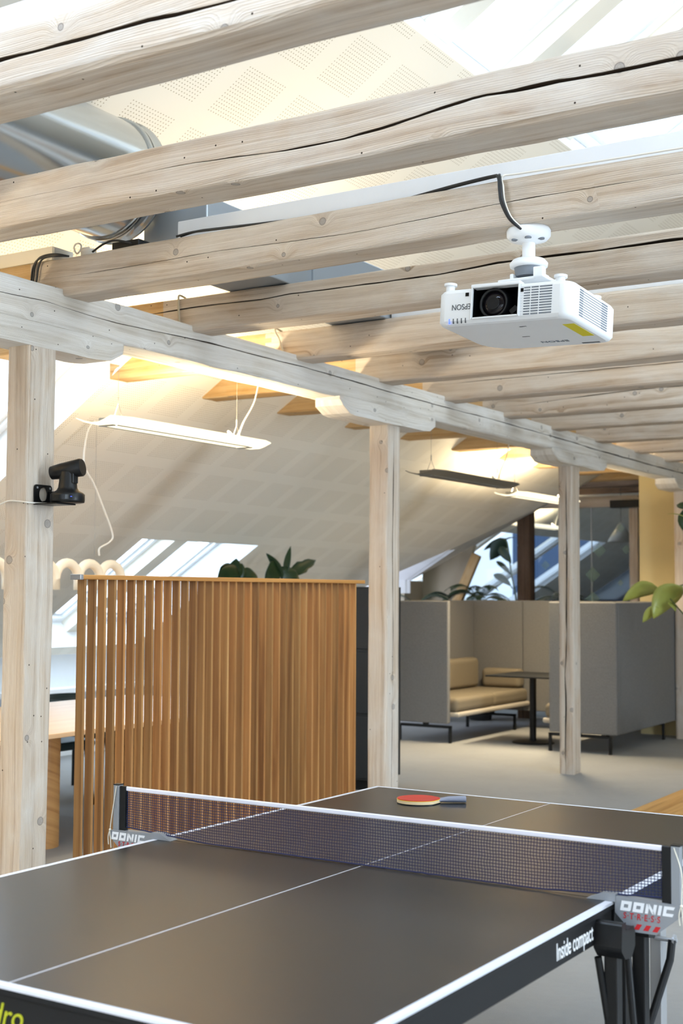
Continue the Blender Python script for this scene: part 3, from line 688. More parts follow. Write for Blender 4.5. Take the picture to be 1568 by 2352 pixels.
branch(2.60, 2.74, -3.9, 3.4, 'white box duct on top of the nearest joist, top left corner', 3.205)
branch(6.42, 6.56, -3.636, 3.4, 'white box duct on a joist behind the projector', 3.150)
branch(8.33, 8.46, -3.636, 3.4, 'white box duct showing thinly over a far joist', 3.15)
branch(4.47, 4.61, -5.22, -4.36, 'short cream box duct on the joist above the left post', 3.16, M_MULL)

# ================================================================== CABLES
def cable(name, pts, r, mat, label, n=8, group=None):
    b = MB(); b.tube(smooth_path(pts, n), r, 8); return tag(b.build(name, mat), label, 'cable', group)
top = [(-3.59, 4.435, 3.090), (-3.50, 4.44, 3.098), (-3.354, 4.445, 3.094), (-2.911, 4.475, 3.087), (-2.55, 4.470, 3.087), (-2.236, 4.425, 3.096), (-2.07, 4.405, 3.099)]
for i, (dx, dz, dy) in enumerate(((0, 0, 0), (.010, .004, .008))):
    cable('projector_cable', [(p[0]+dx, p[1]+dy*2, p[2]+dz*(1.5 if k in (1, 2) else .6)) for k, p in enumerate(top)] + [(-2.035+dx, 4.392-dy, 3.088), (-2.027+dx, 4.388-dy, 3.035), (-2.018+dx, 4.386-dy, 2.984), (-1.992+dx*.5, 4.40-dy, 2.925), (-1.962, 4.44-dy*.5, 2.892)], .0055, M_CABLEB,
          ('upper' if i else 'lower') + ' black cable lying on the joist and dropping to the projector mount', 8, 'black projector cables')
cable('projector_cable', [(-1.2, 4.44, 3.092), (-1.6, 4.432, 3.094), (-1.95, 4.42, 3.096), (-2.02, 4.402, 3.09), (-2.012, 4.388, 3.045), (-2.006, 4.388, 2.99), (-1.985, 4.40, 2.93), (-1.955, 4.44, 2.892)], .004, M_CABLEW, 'white cable dropping beside the black ones to the projector mount')
for i, (dx, dz) in enumerate(((0, 0), (.035, -.004), (.012, .006))):
    cable('wall_cable', [(-4.445+dx*.6, 4.415, 2.93), (-4.437+dx, 4.413, 2.99), (-4.425+dx, 4.412, 3.054+dz), (-4.385+dx*.6, 4.412, 3.09+dz), (-4.30, 4.42, 3.096+dz), (-4.235, 4.45, 3.09)], .0045, M_CABLEB,
          'black cable looping over the joist end at the left post, ' + ('left one', 'right one', 'middle one')[i], 8, 'black cables over the left joist end')
cl = []
for k in range(60):
    a = k*.52; cl.append((-4.18+.035*math.cos(a), 4.52+.03*math.sin(a), 3.095+.0006*k))
b = MB(); b.tube(cl, .005, 6)
cv = [(-4.215, 4.50+.002*math.sin(k), 3.135+.0) for k in range(1)]
b.tube([(-4.225+.022*math.cos(k*.5), 4.495+.004*math.sin(k), 3.135+.024*math.sin(k*.5)) for k in range(26)], .004, 6)
tag(b.build('cable_coil', M_CABLEW), 'coiled white cable on the joist beside the cream box duct', 'cable')
cable('junction_cable', [(-4.10, 4.46, 3.095), (-4.03, 4.455, 3.12), (-3.96, 4.455, 3.128), (-3.86, 4.45, 3.10)], .005, M_CABLEB, 'short black cable arching over the joist under the duct end')
b = MB(); b.box((-4.02, 4.50, 3.088), (-3.86, 4.58, 3.135)); tag(b.build('junction_box', M_BLKPLAST, None, .004), 'small dark junction box on the joist under the duct end', 'box')
cable('beige_cable', [(-4.32, 5.42, 3.092), (-4.327, 5.375, 3.098), (-4.330, 5.372, 3.07), (-4.329, 5.372, 3.03), (-4.322, 5.373, 2.935)], .006, M_CABLEG, 'beige cable over the cracked joist at the girder', 6, 'beige joist cables')
cable('beige_cable', [(-4.385, 6.42, 3.092), (-4.392, 6.362, 3.10), (-4.385, 6.355, 3.07), (-4.36, 6.355, 3.03), (-4.325, 6.355, 2.935)], .006, M_CABLEG, 'beige cable slanting over the smooth joist at the girder', 6, 'beige joist cables')

# ================================================================== PROJECTOR
t = thing('projector_mount', 'white ceiling mount holding the projector under the joist', 'projector mount', (-1.966, 4.515, 2.90))
b = MB(); b.lathe([(.012, 2.912), (.078, 2.912), (.083, 2.902), (.082, 2.882), (.070, 2.868), (.042, 2.861), (.028, 2.856)], (-1.966, 4.515, 0), 40); b.build('ceiling_plate', M_PROJ, t)
for a in (-2.3, -1.2, -.2): b = MB(); b.cyl((-1.966+.056*math.cos(a), 4.515+.056*math.sin(a), 2.872), (-1.966+.056*math.cos(a), 4.515+.056*math.sin(a), 2.8625), .013, 16); b.build('screw_recess', M_PROJ2, t)
b = MB(); b.cyl((-1.966, 4.515, 2.862), (-1.966, 4.515, 2.785), .0245, 28); b.build('pole', M_PROJ, t)
b = MB(); b.lathe([(.026, 2.800), (.060, 2.792), (.072, 2.778), (.070, 2.765), (.055, 2.762)], (-1.966, 4.515, 0), 36); b.build('swivel_head', M_PROJ, t)
b = MB(); b.lathe([(.055, 2.764), (.052, 2.745), (.05, 2.728)], (-1.966, 4.515, 0), 36, 0)
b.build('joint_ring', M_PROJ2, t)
b = MB(); b.box((-2.06, 4.44, 2.700), (-1.87, 4.60, 2.712)); b.box((-2.02, 4.46, 2.706), (-2.005, 4.58, 2.735)); b.box((-1.925, 4.46, 2.706), (-1.91, 4.58, 2.740)); b.box((-1.90, 4.40, 2.695), (-1.86, 4.43, 2.735)); b.box((-2.10, 4.50, 2.69), (-1.83, 4.53, 2.704))
b.build('cradle', M_PROJ, t, .004)

PT = thing('projector', 'white ceiling projector hung upside down with a black lens', 'projector', (-1.95, 4.50, 2.58))
PR = Matrix.Translation((-1.966, 4.508, 2.575)) @ Matrix.Rotation(R(2.0), 4, 'Y') @ Matrix.Rotation(R(-2.8), 4, 'X') @ Matrix.Rotation(R(-.6), 4, 'Z')
def pm(b): b.T = PR; return b
hw, hd, zb, zt = .264, .224, -.068, .068
def rrect(w, d, r, y_front=None):
    pts = []
    for cx_, cy_, a0, rr in ((w-r[0], -d+r[0], -90, r[0]), (w-r[1], d-r[1], 0, r[1]), (-w+r[2], d-r[2], 90, r[2]), (-w+r[3], -d+r[3], 180, r[3])):
        for k in range(7): a = R(a0+90*k/6); pts.append((cx_+rr*math.cos(a), cy_+rr*math.sin(a)))
    return pts
# body shell: lofted rounded outline; the lens recess is left open at the front
b = pm(MB()); rs = (.045, .05, .13, .03)
LX0, LX1 = -.118, .062   # recess across the front
prof = [(zb, -.020), (zb+.004, -.008), (zb+.016, 0), (zt-.016, 0), (zt-.004, -.008), (zt, -.016)]
outl = rrect(hw, hd, rs); n = len(outl)
front_i = [i for i, p in enumerate(outl) if p[1] < -hd+1e-4]
rings = [[Vector((p[0]*(hw+o)/hw, p[1]*(hd+o)/hd, z)) for p in outl] for (z, o) in prof]
F = []
V = [p for r in rings for p in r]
iF = (n-1, 0)  # front flat edge runs from last point (left) to first (right)
for i in range(len(rings)-1):
    for j in range(n):
        k = (j+1) % n
        if j == n-1: continue
        F.append((i*n+j, i*n+k, (i+1)*n+k, (i+1)*n+j))
b.add(V, F, None, 0, True)
b.add(rings[0], [tuple(range(n))[::-1]]); b.add(rings[-1], [tuple(range(n))])
# front face in pieces round the recess
fl, frt = rings[2][n-1], rings[2][0]
for i in range(len(rings)-1):
    for (xa, xb) in ((rings[2][n-1].x, LX0), (LX1, rings[2][0].x), (LX0, LX1)):
        z0_, z1_ = rings[i][0].z, rings[i+1][0].z; y0_, y1_ = rings[i][0].y, rings[i+1][0].y
        if (xa, xb) == (LX0, LX1) and i in (2, 3, 4):
            if i == 2:
                zc = zb+.022; b.add([(xa, y0_, z0_), (xb, y0_, z0_), (xb, y0_, zc), (xa, y0_, zc)], [(0, 1, 2, 3)])
            continue
        sa = rings[i][n-1].x if xa == rings[2][n-1].x else xa; sb = rings[i][0].x if xb == rings[2][0].x else xb
        ta = rings[i+1][n-1].x if xa == rings[2][n-1].x else xa; tb = rings[i+1][0].x if xb == rings[2][0].x else xb
        b.add([(sa, y0_, z0_), (sb, y0_, z0_), (tb, y1_, z1_), (ta, y1_, z1_)], [(0, 1, 2, 3)])
b.build('body', M_PROJ, PT)
yf = -hd
b = pm(MB()); zc = zb+.022; D = .13
b.add([(LX0, yf+.001, zc), (LX1, yf+.001, zc), (LX1, yf+.001, zt-.001), (LX0, yf+.001, zt-.001), (LX0, yf+D, zc), (LX1, yf+D, zc), (LX1, yf+D, zt-.001), (LX0, yf+D, zt-.001)],
      [(4, 5, 6, 7), (0, 1, 5, 4), (1, 2, 6, 5), (0, 4, 7, 3), (2, 3, 7, 6)]); b.build('lens_bay', M_BLKPLAST, PT)
b = pm(MB())   # raised collar round the lens opening
for (lo, hi) in (((LX0-.008, yf-.010, zc-.008), (LX0, yf+.002, zt-.004)), ((LX1, yf-.010, zc-.008), (LX1+.008, yf+.002, zt-.004)), ((LX0, yf-.010, zc-.008), (LX1, yf+.002, zc)), ((LX0-.008, yf-.010, zt-.006), (LX1+.008, yf+.03, zt+.008))): b.box(lo, hi)
b.build('lens_collar', M_PROJ, PT, .004)
b = pm(MB()); lc = (-.040, 0, .004)
b.lathe([(.030, yf+.12), (.058, yf+.11), (.060, yf+.03), (.0555, yf+.022), (.0555, yf+.006), (.050, yf+.003), (.046, yf+.010), (.044, yf+.022)], lc, 48, 0, 'Y'); ln = b.build('lens_barrel', M_BLKPLAST, PT)
b = pm(MB()); b.lathe([(.0455, yf+.020), (.040, yf+.012), (.028, yf+.008), (.012, yf+.0065), (.001, yf+.006)], lc, 40, 0, 'Y'); b.build('lens_glass', M_LENS, ln)
b = pm(MB()); b.lathe([(.022, yf+.0045), (.024, yf+.0042), (.0245, yf+.0068), (.022, yf+.0075)], lc, 36, 0, 'Y'); b.build('inner_ring', M_BLKGLOSS, ln)
b = pm(MB()); b.box((.018, yf+.02, -.032), (.05, yf+.05, -.012), rot=Matrix.Rotation(R(-38), 3, 'Y')); b.build('shift_lever', M_BLKPLAST, PT, .002)
# front vent, top vent and side vent
b = pm(MB())
for k in range(11):
    z = -.050+.0096*k; b.box((.083, yf-.0015, z), (.190, yf+.004, z+.0052))
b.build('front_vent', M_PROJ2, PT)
b = pm(MB())
for x in (.108, .140): b.box((x, yf-.003, -.052), (x+.003, yf, .052))
for k in range(11):
    z = -.0455+.0096*k; b.box((.066, yf-.0022, z), (.192, yf, z+.0040))
b.build('vent_rib', M_PROJ, PT)
b = pm(MB())
for k in range(11):
    z = -.048+.0092*k; b.box((hw-.004, -.150, z), (hw+.0012, -.118, z+.0050)); b.box((hw-.004, .062, z), (hw+.0012, .118, z+.0050)); b.box((hw-.004, -.118, z+.001), (hw+.0008, .062, z+.0035))
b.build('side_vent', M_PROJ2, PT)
for (x, z) in ((-.150, .036), (.068, .034)): b = pm(MB()); b.box((x, yf-.003, z), (x+.013, yf+.002, z+.013)); b.build('sensor_window', M_BLKGLOSS, PT)
for (x, y) in ((-.235, -.185), (.195, -.165), (.20, .15), (-.20, .15)):
    b = pm(MB()); b.cyl((x, y, zt-.004), (x, y, zt+.022), .0165, 20); b.cyl((x, y, zt+.022), (x, y, zt+.031), .024, 24); b.build('foot', M_PROJ, PT)
b = pm(MB()); b.box((.19, -.12, zb-.0008), (.235, .075, zb+.002)); b.T = PR; b.build('warning_label', M_YELLOW, PT)
b = pm(MB()); b.box((.145, .175, zb-.0006), (.215, .190, zb+.002)); b.build('latch_slot', M_TXTDARK, PT)
b = pm(MB()); b.box((-.03, .02, zb-.0006), (.0, .026, zb+.001)); b.build('latch_slot', M_TXTDARK, PT)
for k in range(5): b = pm(MB()); b.box((-.214+.0165*k, yf-.0012, zb+.006), (-.2105+.0165*k, yf+.004, zb+.024)); b.build('indicator_light', M_BLUELED if k == 0 else M_TXTDARK, PT)
text_part('EPSON', .030, M_TXTDARK, PT, PR @ frame(Vector((-.126, yf-.0012, .008)), (-1, 0, 0), (0, -1, 0)), sx=.86)
text_part('EPSON', .034, M_PROJ2, PT, PR @ frame(Vector((.115, .115, zb-.0007)), (-1, 0, 0), (0, 0, -1)), sx=1.1)
text_part('LASER', .010, M_TXTDARK, PT, PR @ frame(Vector((.055, -.135, zb-.0007)), (-1, 0, 0), (0, 0, -1)))

# ================================================================== TRACKING CAMERA ON THE LEFT POST
t = thing('conference_camera', 'black swivelling video camera on a bracket on the left post', 'camera', (-4.12, 4.34, 1.93))
b = MB(); px = GX+.003; y0, y1, z0, z1 = 4.262, 4.372, 1.930, 2.018
prof = []
for cx_, cz_, a0 in ((y1-.015, z0+.004, -90), (y1-.015, z1-.015, 0), (y0+.015, z1-.015, 90), (y0+.004, z0+.004, 180)):
    for k in range(5): a = R(a0+22.5*k); rr = .015 if cz_ > 1.99 else .004; prof.append((cx_+rr*math.cos(a), cz_+rr*math.sin(a)))
hc = (4.318, 1.975); nh = len(prof); hole = []
for qi, (py, pz) in enumerate(prof):
    a = math.atan2(prof[0][1]-hc[1], prof[0][0]-hc[0]) + .25 + 2*math.pi*qi/nh; hole.append((hc[0]+.026*math.cos(a), hc[1]+.034*math.sin(a)))
V = [(px, p[0], p[1]) for p in prof]+[(px, p[0], p[1]) for p in hole]+[(px+.005, p[0], p[1]) for p in prof]+[(px+.005, p[0], p[1]) for p in hole]
F = []
for i in range(nh):
    k = (i+1) % nh; F += [(i, nh+i, nh+k, k), (2*nh+i, 2*nh+k, 3*nh+k, 3*nh+i), (i, k, 2*nh+k, 2*nh+i), (nh+i, 3*nh+i, 3*nh+k, nh+k)]
b.add(V, F); b.box((px+.004, y1-.02, 1.937), (px+.075, y1-.012, 1.99)); b.box((px, y0, 1.926), (px+.14, y1+.01, 1.932))
br = b.build('wall_bracket', M_BLKPLAST, t)
for y in (4.278, 4.357): b = MB(); b.cyl((px+.004, y, 2.004), (px+.008, y, 2.004), .005, 10); b.build('screw', M_SILVER, br)
CC = (-4.118, 4.345, 0)
b = MB(); b.lathe([(.060, 1.933), (.074, 1.936), (.076, 1.945), (.076, 1.972), (.068, 1.980), (.050, 1.990), (.043, 2.002), (.039, 2.03), (.037, 2.070), (.032, 2.080), (.01, 2.083)], CC, 40); b.build('base', M_BLKPLAST, t)
b = MB(); a0 = -1.35
pts = []
for k in range(9):
    a = R(-95+9*k); pts.append((CC[0]+.0765*math.cos(a), CC[1]+.0765*math.sin(a)))
V = [(p[0], p[1], z) for z in (1.948, 1.968) for p in pts]; b.add(V, [(k, k+1, 9+k+1, 9+k) for k in range(8)], None, 0, True); b.build('status_window', M_BLKGLOSS, t)
a = R(-35)
b = MB(); b.lathe([(.0, 0), (.0035, 0), (.0035, .002), (.0, .002)], (CC[0]+.0775*math.cos(a), CC[1]+.0775*math.sin(a), 1.958), 8); b.build('status_light', M_BLUELED, t)
hx = Vector((.94, .30, .16)).normalized(); hcn = Vector((-4.122, 4.348, 2.083))
b = MB(); b.tube([hcn-hx*.082, hcn-hx*.080, hcn-hx*.03, hcn+hx*.066, hcn+hx*.072], [.026, .030, .036, .041, .037], 28); hd_ = b.build('lens_head', M_BLKPLAST, t)
b = MB(); b.box((-4.088, 4.33, 2.02), (-4.074, 4.365, 2.075)); b.build('yoke_arm', M_BLKPLAST, t, .004)
cable('camera_cable', [(-4.60, 4.216, 1.90), (-4.42, 4.214, 1.926), (-4.35, 4.2145, 1.943), (-4.29, 4.214, 1.940), (-4.241, 4.214, 1.934), (-4.236, 4.24, 1.9335), (-4.232, 4.30, 1.934), (-4.20, 4.36, 1.934)], .0035, M_CABLEW, 'white cable tacked round the left post to the black camera')

# ================================================================== SLATTED SCREEN
t = thing('slatted_screen', 'oiled oak slatted room divider standing between two timber posts', 'room divider', (-4.30, 5.9, 0))
b = MB(); rnd = random.Random(4); pitch = (7.087-4.625)/35
for i in range(36):
    y = 4.632 + pitch*i; k = rnd.uniform(.72, 1.12); w = rnd.uniform(-.06, .06)
    b.curt = (k*(1+w), k, k*(1-w*.6), 1)
    b.box((-4.317, y, .012), (-4.274, y+.0148, 1.597), uvoff=(rnd.uniform(0, 30), rnd.uniform(0, 30)), axis=2)
b.build('slat_panel', M_SLAT, t)
b = MB(); b.box((-4.324, 4.612, 1.597), (-4.262, 7.20, 1.619), uvoff=(3, 4), axis=1); b.build('top_rail', M_RAIL, t, .003)
b = MB(); b.box((-4.326, 4.590, 1.595), (-4.260, 4.612, 1.621)); b.build('end_cap', M_SILVER, t, .003)
b = MB(); b.box((-4.320, 4.62, 0), (-4.270, 7.12, .012), axis=1); b.build('floor_plate', M_RAIL, t)

# ================================================================== PENDANT LAMPS
def pendant(y0, y1, zc, lit, lab, xc=-4.83, ztop=2.93, down=9, up=55):
    t = thing('pendant_lamp', lab, 'lamp', (xc, (y0+y1)/2, zc), 'winged fluorescent pendant lamps')
    L = y1-y0
    # thin acrylic wing, slightly dished, pointed ends
    b = MB(); n = 12; sec = [(-.170, .030), (-.10, .010), (-.05, 0), (.05, 0), (.10, .010), (.170, .030)]
    rings = []
    for i in range(n+1):
        f = i/n; y = y0+L*f; e = min(1, min(f, 1-f)/.06); kx = .72+.28*e
        rings.append([Vector((xc+x*kx, y, zc+z)) for x, z in sec] + [Vector((xc+x*kx, y, zc+z+.005)) for x, z in reversed(sec)])
    b.ring_loft(rings, True, True, 0, False); b.build('wing', M_GLOW if lit else M_PLATEOFF, t)
    b = MB(); b.box((xc-.045, y0+.13, zc+.006), (xc+.045, y1-.13, zc+.034)); b.build('housing', M_TUBE if lit else M_LAMPMET, t)
    for ya in (y0+.10, y1-.125): b = MB(); b.box((xc-.050, ya, zc-.006), (xc+.050, ya+.025, zc+.04)); b.build('end_clip', M_LAMPMET, t)
    for xa in (xc-.055, xc+.047): b = MB(); b.box((xa, y0+.14, zc-.004), (xa+.008, y1-.14, zc+.004)); b.build('edge_strip', M_LAMPMET, t)
    for y in (y0+.20, y1-.20):
        b = MB(); b.tube([(xc, y, zc+.13), (xc, y, ztop)], .0012, 5); b.tube([(xc-.04, y, zc+.03), (xc, y, zc+.13), (xc+.04, y, zc+.03)], .0022, 5); b.cyl((xc, y, zc+.125), (xc, y, zc+.165), .004, 8); b.build('suspension_wire', M_LAMPMET, t)
    b = MB(); yy = y1-.2
    b.tube(smooth_path([(xc, yy-.05, zc+.035), (xc-.02, yy-.06, zc+.09), (xc, yy, zc+.06), (xc+.01, yy+.06, zc+.16), (xc+.02, yy+.16, zc+.30), (xc+.02, yy+.22, ztop)], 6), .005, 6); b.build('supply_cable', M_CABLEW, t)
    if lit:
        for nm, dz, up_, pw in (('pendant_uplight', .045, 1, up), ('pendant_downlight', -.012, -1, down)):
            o = area(nm, (xc, (y0+y1)/2, zc+dz), (xc, (y0+y1)/2, zc+dz+up_), .09, L-.3, pw, (1.0, .83, .55)); o.rotation_euler = (math.pi if up_ > 0 else 0, 0, 0); o.data.spread = R(180 if up_ > 0 else 145)
pendant(5.28, 6.78, 2.445, True, 'lit winged pendant lamp hanging left of the girder, nearest one')
pendant(1.6, 3.1, 2.445, True, 'added winged fill lamp before the left post, unseen at the left', down=34)  # added out of frame to warm the left post
pendant(8.97, 10.6, 2.46, False, 'unlit grey winged pendant lamp between the middle and third posts')
pendant(11.5, 13.1, 2.475, True, 'lit winged pendant lamp above the felt booths', xc=-5.25, down=75, up=50)
pendant(-2.6, -1.1, 2.40, True, 'added unseen winged fill lamp behind the camera, left', -1.6, 2.9, 150, 14)  # added behind the camera for warm light on the post fronts
pendant(-2.6, -1.1, 2.40, True, 'added unseen winged fill lamp behind the camera, right', 1.6, 2.9, 150, 14)  # second added lamp, fills the post fronts with warm light
pendant(16.2, 18.0, 2.46, True, 'lit pendant lamp seen through the glass partition', -7.36, 3.1, 3, 5)
# tubular arch lamp
t = thing('arch_pendant', 'cream tubular pendant of linked arches above the meeting table', 'lamp', (-6.05, 6.1, 1.548))
pit = .2125; r = pit/2; yE = 6.953
for k in range(7):
    b = MB(); yc = yE-.031-r-pit*k; zc = 1.755-.031-r
    pts = [(-6.05, yc+r, 1.548 if k else 1.548), (-6.05, yc+r, zc)] + [(-6.05, yc+r*math.cos(R(a)), zc+r*math.sin(R(a))) for a in range(15, 180, 15)] + [(-6.05, yc-r, zc), (-6.05, yc-r, 1.548)]
    b.tube(pts, .031, 20); b.build('arch_tube', M_ARCH, t)
b = MB(); b.tube(smooth_path([(-6.05, 6.698, 1.78), (-6.05, 6.700, 1.83), (-6.05, 6.80, 1.876), (-6.05, 6.825, 1.936), (-6.05, 6.72, 2.123), (-6.05, 6.63, 2.265), (-6.05, 6.535, 2.388), (-6.05, 6.56, 2.60), (-6.0, 6.58, 2.68)], 8), .006, 8); b.build('supply_cable', M_CABLEW, t)
b = MB(); b.tube([(-6.05, 6.95-.3, 1.78), (-6.05, 6.65, 2.66)], .001, 5); b.build('suspension_wire', M_LAMPMET, t)

# ================================================================== MEETING TABLE, CHAIRS
t = thing('meeting_table', 'pale oak meeting table behind the slatted screen', 'table', (-6.05, 6.6, 0))
b = MB(); b.box((-6.80, 4.9, .712), (-5.285, 7.9, .74), axis=1); b.build('tabletop', M_OAKTABLE, t, .004)
for (x, y) in ((-6.05, 5.75), (-6.05, 7.25)):
    b = MB(); pl = []
    for (cx_, a0) in ((x+.23, -90), (x-.23, 90)):
        for k in range(11): a = R(a0+18*k); pl.append((cx_+.13*math.cos(a), y+.13*math.sin(a)))
    if y < 6: pl = [(p[0]+.03, p[1]+.15) for p in pl]
    b.prism(pl, 2, 0, .712, None, True); b.build('leg', M_OAKDARK, t)
def chair(x, y, rz, lab):
    t = thing('shell_chair', lab, 'chair', (x, y, 0), 'dark green chairs at the meeting table', rz)
    def cu(name, lo, hi, mat, bev=.02): b = MB(); b.box(lo, hi); return b.build(name, mat, t, bev, 3)
    cu('seat', (-.22, -.22, .41), (.22, .22, .475), M_CHAIR, .03)
    b = MB(); rings = []
    for i in range(9):
        a = R(-60+15*i); rings.append([Vector((.24*math.sin(a)*s_, -.02-.22*math.cos(a)*s_, z)) for s_, z in ((1, .44), (1.05, .60), (1.0, .735), (.93, .735), (.97, .60), (.92, .44))])
    b.ring_loft(rings, True, True); b.build('backrest', M_CHAIR, t)
    for sx in (-1, 1):
        for sy in (-1, 1): b = MB(); b.tube([(.16*sx, .16*sy, .41), (.21*sx, .21*sy, 0)], .011, 8); b.build('leg', M_BLACK, t)
chair(-6.78, 7.05, R(-90), 'dark green chair tucked under the far side of the oak table')
chair(-7.14, 7.66, R(-90), 'dark green chair on the far side of the oak table, back above tabletop')
chair(-7.12, 6.35, R(-84), 'dark green chair far behind the left post')
# dark cabinet seen between screen and post
t = thing('storage_cabinet', 'charcoal cabinet just visible between screen and middle post', 'cabinet', (-5.5, 9.1, 0))
b = MB(); b.box((-5.78, 8.9, .08), (-5.20, 9.35, 1.585)); b.build('carcass', M_CAB, t, .004)
b = MB(); b.box((-5.76, 8.93, 0), (-5.22, 9.32, .08)); b.build('plinth', M_BLACK, t)
for z in (.1, .6, 1.1): b = MB(); b.box((-5.77, 8.885, z), (-5.21, 8.9, z+.47)); b.build('door', M_CAB, t, .002)
# ================================================================== PLANTS
def leaf(b, base, tip, w, bend=.15, roll=0.0, lobes=0.0, n=9, fold=.25):
    base, tip = Vector(base), Vector(tip); d = tip-base; L = d.length; d.normalize()
    side = d.cross(Vector((0, 0, 1)));
    if side.length < .05: side = Vector((1, 0, 0))
    side.normalize(); side = Matrix.Rotation(roll, 3, d) @ side; nrm = side.cross(d)
    V = []; 
    for i in range(n+1):
        f = i/n; wd = w*.5*(math.sin(math.pi*min(1, f**.75*1.0))**.8 if 0 < f < 1 else .02)
        if lobes: wd *= 1+lobes*math.sin(f*19)
        c = base + d*(L*f) + nrm*(bend*L*math.sin(math.pi*f)*.5)
        for s_ in (-1, -.5, 0, .5, 1): V.append(c + side*wd*s_ + nrm*(abs(s_)*wd*fold))
    F = [(i*5+j, i*5+j+1, (i+1)*5+j+1, (i+1)*5+j) for i in range(n) for j in range(4)]
    b.add(V, F, None, 0, True)
    m = len(b.v)
def plant(name, lab, base, pot_r, pot_h, stems, leaves, lm, potmat=M_POT, group=None):
    t = thing(name, lab, 'plant', base, group)
    bx, by, bz = base
    b = MB(); b.lathe([(pot_r*.75, bz), (pot_r*.8, bz+.01), (pot_r, bz+pot_h), (pot_r*.93, bz+pot_h), (pot_r*.9, bz+pot_h-.04), (.01, bz+pot_h-.04)], (bx, by, 0), 32); b.build('pot', potmat, t)
    b = MB(); b.lathe([(.01, bz+pot_h-.035), (pot_r*.89, bz+pot_h-.03), (pot_r*.89, bz+pot_h-.045), (.01, bz+pot_h-.045)], (bx, by, 0), 24); b.build('soil', M_SOIL, t)
    b = MB()
    for pts, r_ in stems: b.tube(smooth_path(pts, 5), r_, 7)
    b.build('stem', M_STEM, t)
    b = MB()
    for l in leaves: leaf(b, *l[:3], **(l[3] if len(l) > 3 else {}))
    o = b.build('foliage', lm, t); sm = o.modifiers.new('thickness', 'SOLIDIFY'); sm.thickness = .0025
    return t
S1 = [([(-6.8, 9.3, .38), (-6.79, 9.31, 1.0), (-6.8, 9.3, 1.62)], .012)]
plant('fiddle_leaf_plant', 'fiddle-leaf plant with round leaves peeping over the screen', (-6.8, 9.3, 0), .17, .42, S1,
      [((-6.8, 9.33, 1.62), (-6.75, 8.96, 1.70), .24, dict(roll=1.2, fold=.1)), ((-6.82, 9.30, 1.62), (-6.8, 9.05, 1.75), .22, dict(roll=1.3)), ((-6.8, 9.27, 1.64), (-6.78, 9.25, 1.83), .15, dict(roll=.2)), ((-6.8, 9.30, 1.64), (-6.8, 9.36, 1.79), .12, dict(roll=1.2)), ((-6.8, 9.36, 1.63), (-6.76, 9.54, 1.68), .2, dict(roll=1.2)), ((-6.9, 9.2, 1.5), (-7.1, 9.1, 1.66), .2), ((-6.7, 9.4, 1.4), (-6.5, 9.5, 1.55), .2)], M_LEAF)
S2 = [([(-6.8, 10.0, .38), (-6.81, 9.99, 1.0), (-6.8, 10.02, 1.68)], .013)]
plant('rubber_plant', 'plant with long upright leaves above the middle of the screen', (-6.8, 10.0, 0), .18, .42, S2,
      [((-6.8, 10.0, 1.66), (-6.8, 9.73, 1.89), .085, dict(roll=.3)), ((-6.8, 9.95, 1.64), (-6.76, 9.73, 1.80), .22, dict(roll=1.3)), ((-6.8, 10.04, 1.68), (-6.8, 10.125, 1.965), .065, dict(roll=.4)), ((-6.8, 10.03, 1.66), (-6.78, 10.53, 1.845), .12, dict(roll=.9, lobes=.15)), ((-6.8, 10.0, 1.62), (-6.75, 10.14, 1.74), .24, dict(roll=1.2)), ((-6.9, 9.9, 1.5), (-7.1, 9.8, 1.68), .2)], M_LEAF)
plant('monstera_plant', 'light green large-leaved plant reaching in from the right edge over the booth', (-3.05, 11.35, 0), .20, .45,
      [([(-3.05, 11.35, .4), (-3.2, 11.32, 1.0), (-3.40, 11.3, 1.27), (-3.574, 11.3, 1.47), (-3.60, 11.3, 1.50)], .006), ([(-3.05, 11.36, .4), (-3.25, 11.33, 1.3), (-3.42, 11.3, 1.60), (-3.55, 11.3, 1.60)], .006), ([(-3.04, 11.36, .4), (-3.30, 11.33, 1.7), (-3.45, 11.31, 2.2)], .006), ([(-3.55, 11.3, 1.60), (-3.70, 11.3, 1.585)], .004)],
      [((-3.70, 11.3, 1.59), (-4.02, 11.27, 1.475), .17, dict(roll=.9, bend=.35)), ((-3.49, 11.3, 1.61), (-3.735, 11.25, 1.325), .25, dict(roll=.9, bend=.3)), ((-3.69, 11.28, 1.43), (-3.835, 11.26, 1.29), .11, dict(roll=.8)), ((-3.62, 11.3, 1.47), (-3.545, 11.28, 1.39), .09), ((-3.43, 11.3, 1.6), (-3.2, 11.2, 1.45), .25), ((-3.44, 11.3, 2.2), (-3.60, 11.25, 2.24), .04)], M_LEAFL)
plant('monstera_plant', 'dark leaved plant at the right picture edge beside the far post', (-3.1, 11.75, 0), .18, .4,
      [([(-3.1, 11.75, .36), (-3.2, 11.74, 1.2), (-3.32, 11.72, 2.25)], .008)],
      [((-3.60, 11.7, 2.30), (-3.40, 11.68, 1.98), .26, dict(roll=.9)), ((-3.66, 11.7, 2.345), (-3.5, 11.7, 2.29), .09, dict(roll=.8)), ((-3.35, 11.72, 2.2), (-3.1, 11.6, 2.0), .25), ((-3.57, 11.7, 2.05), (-3.45, 11.7, 2.04), .03)], M_LEAF)
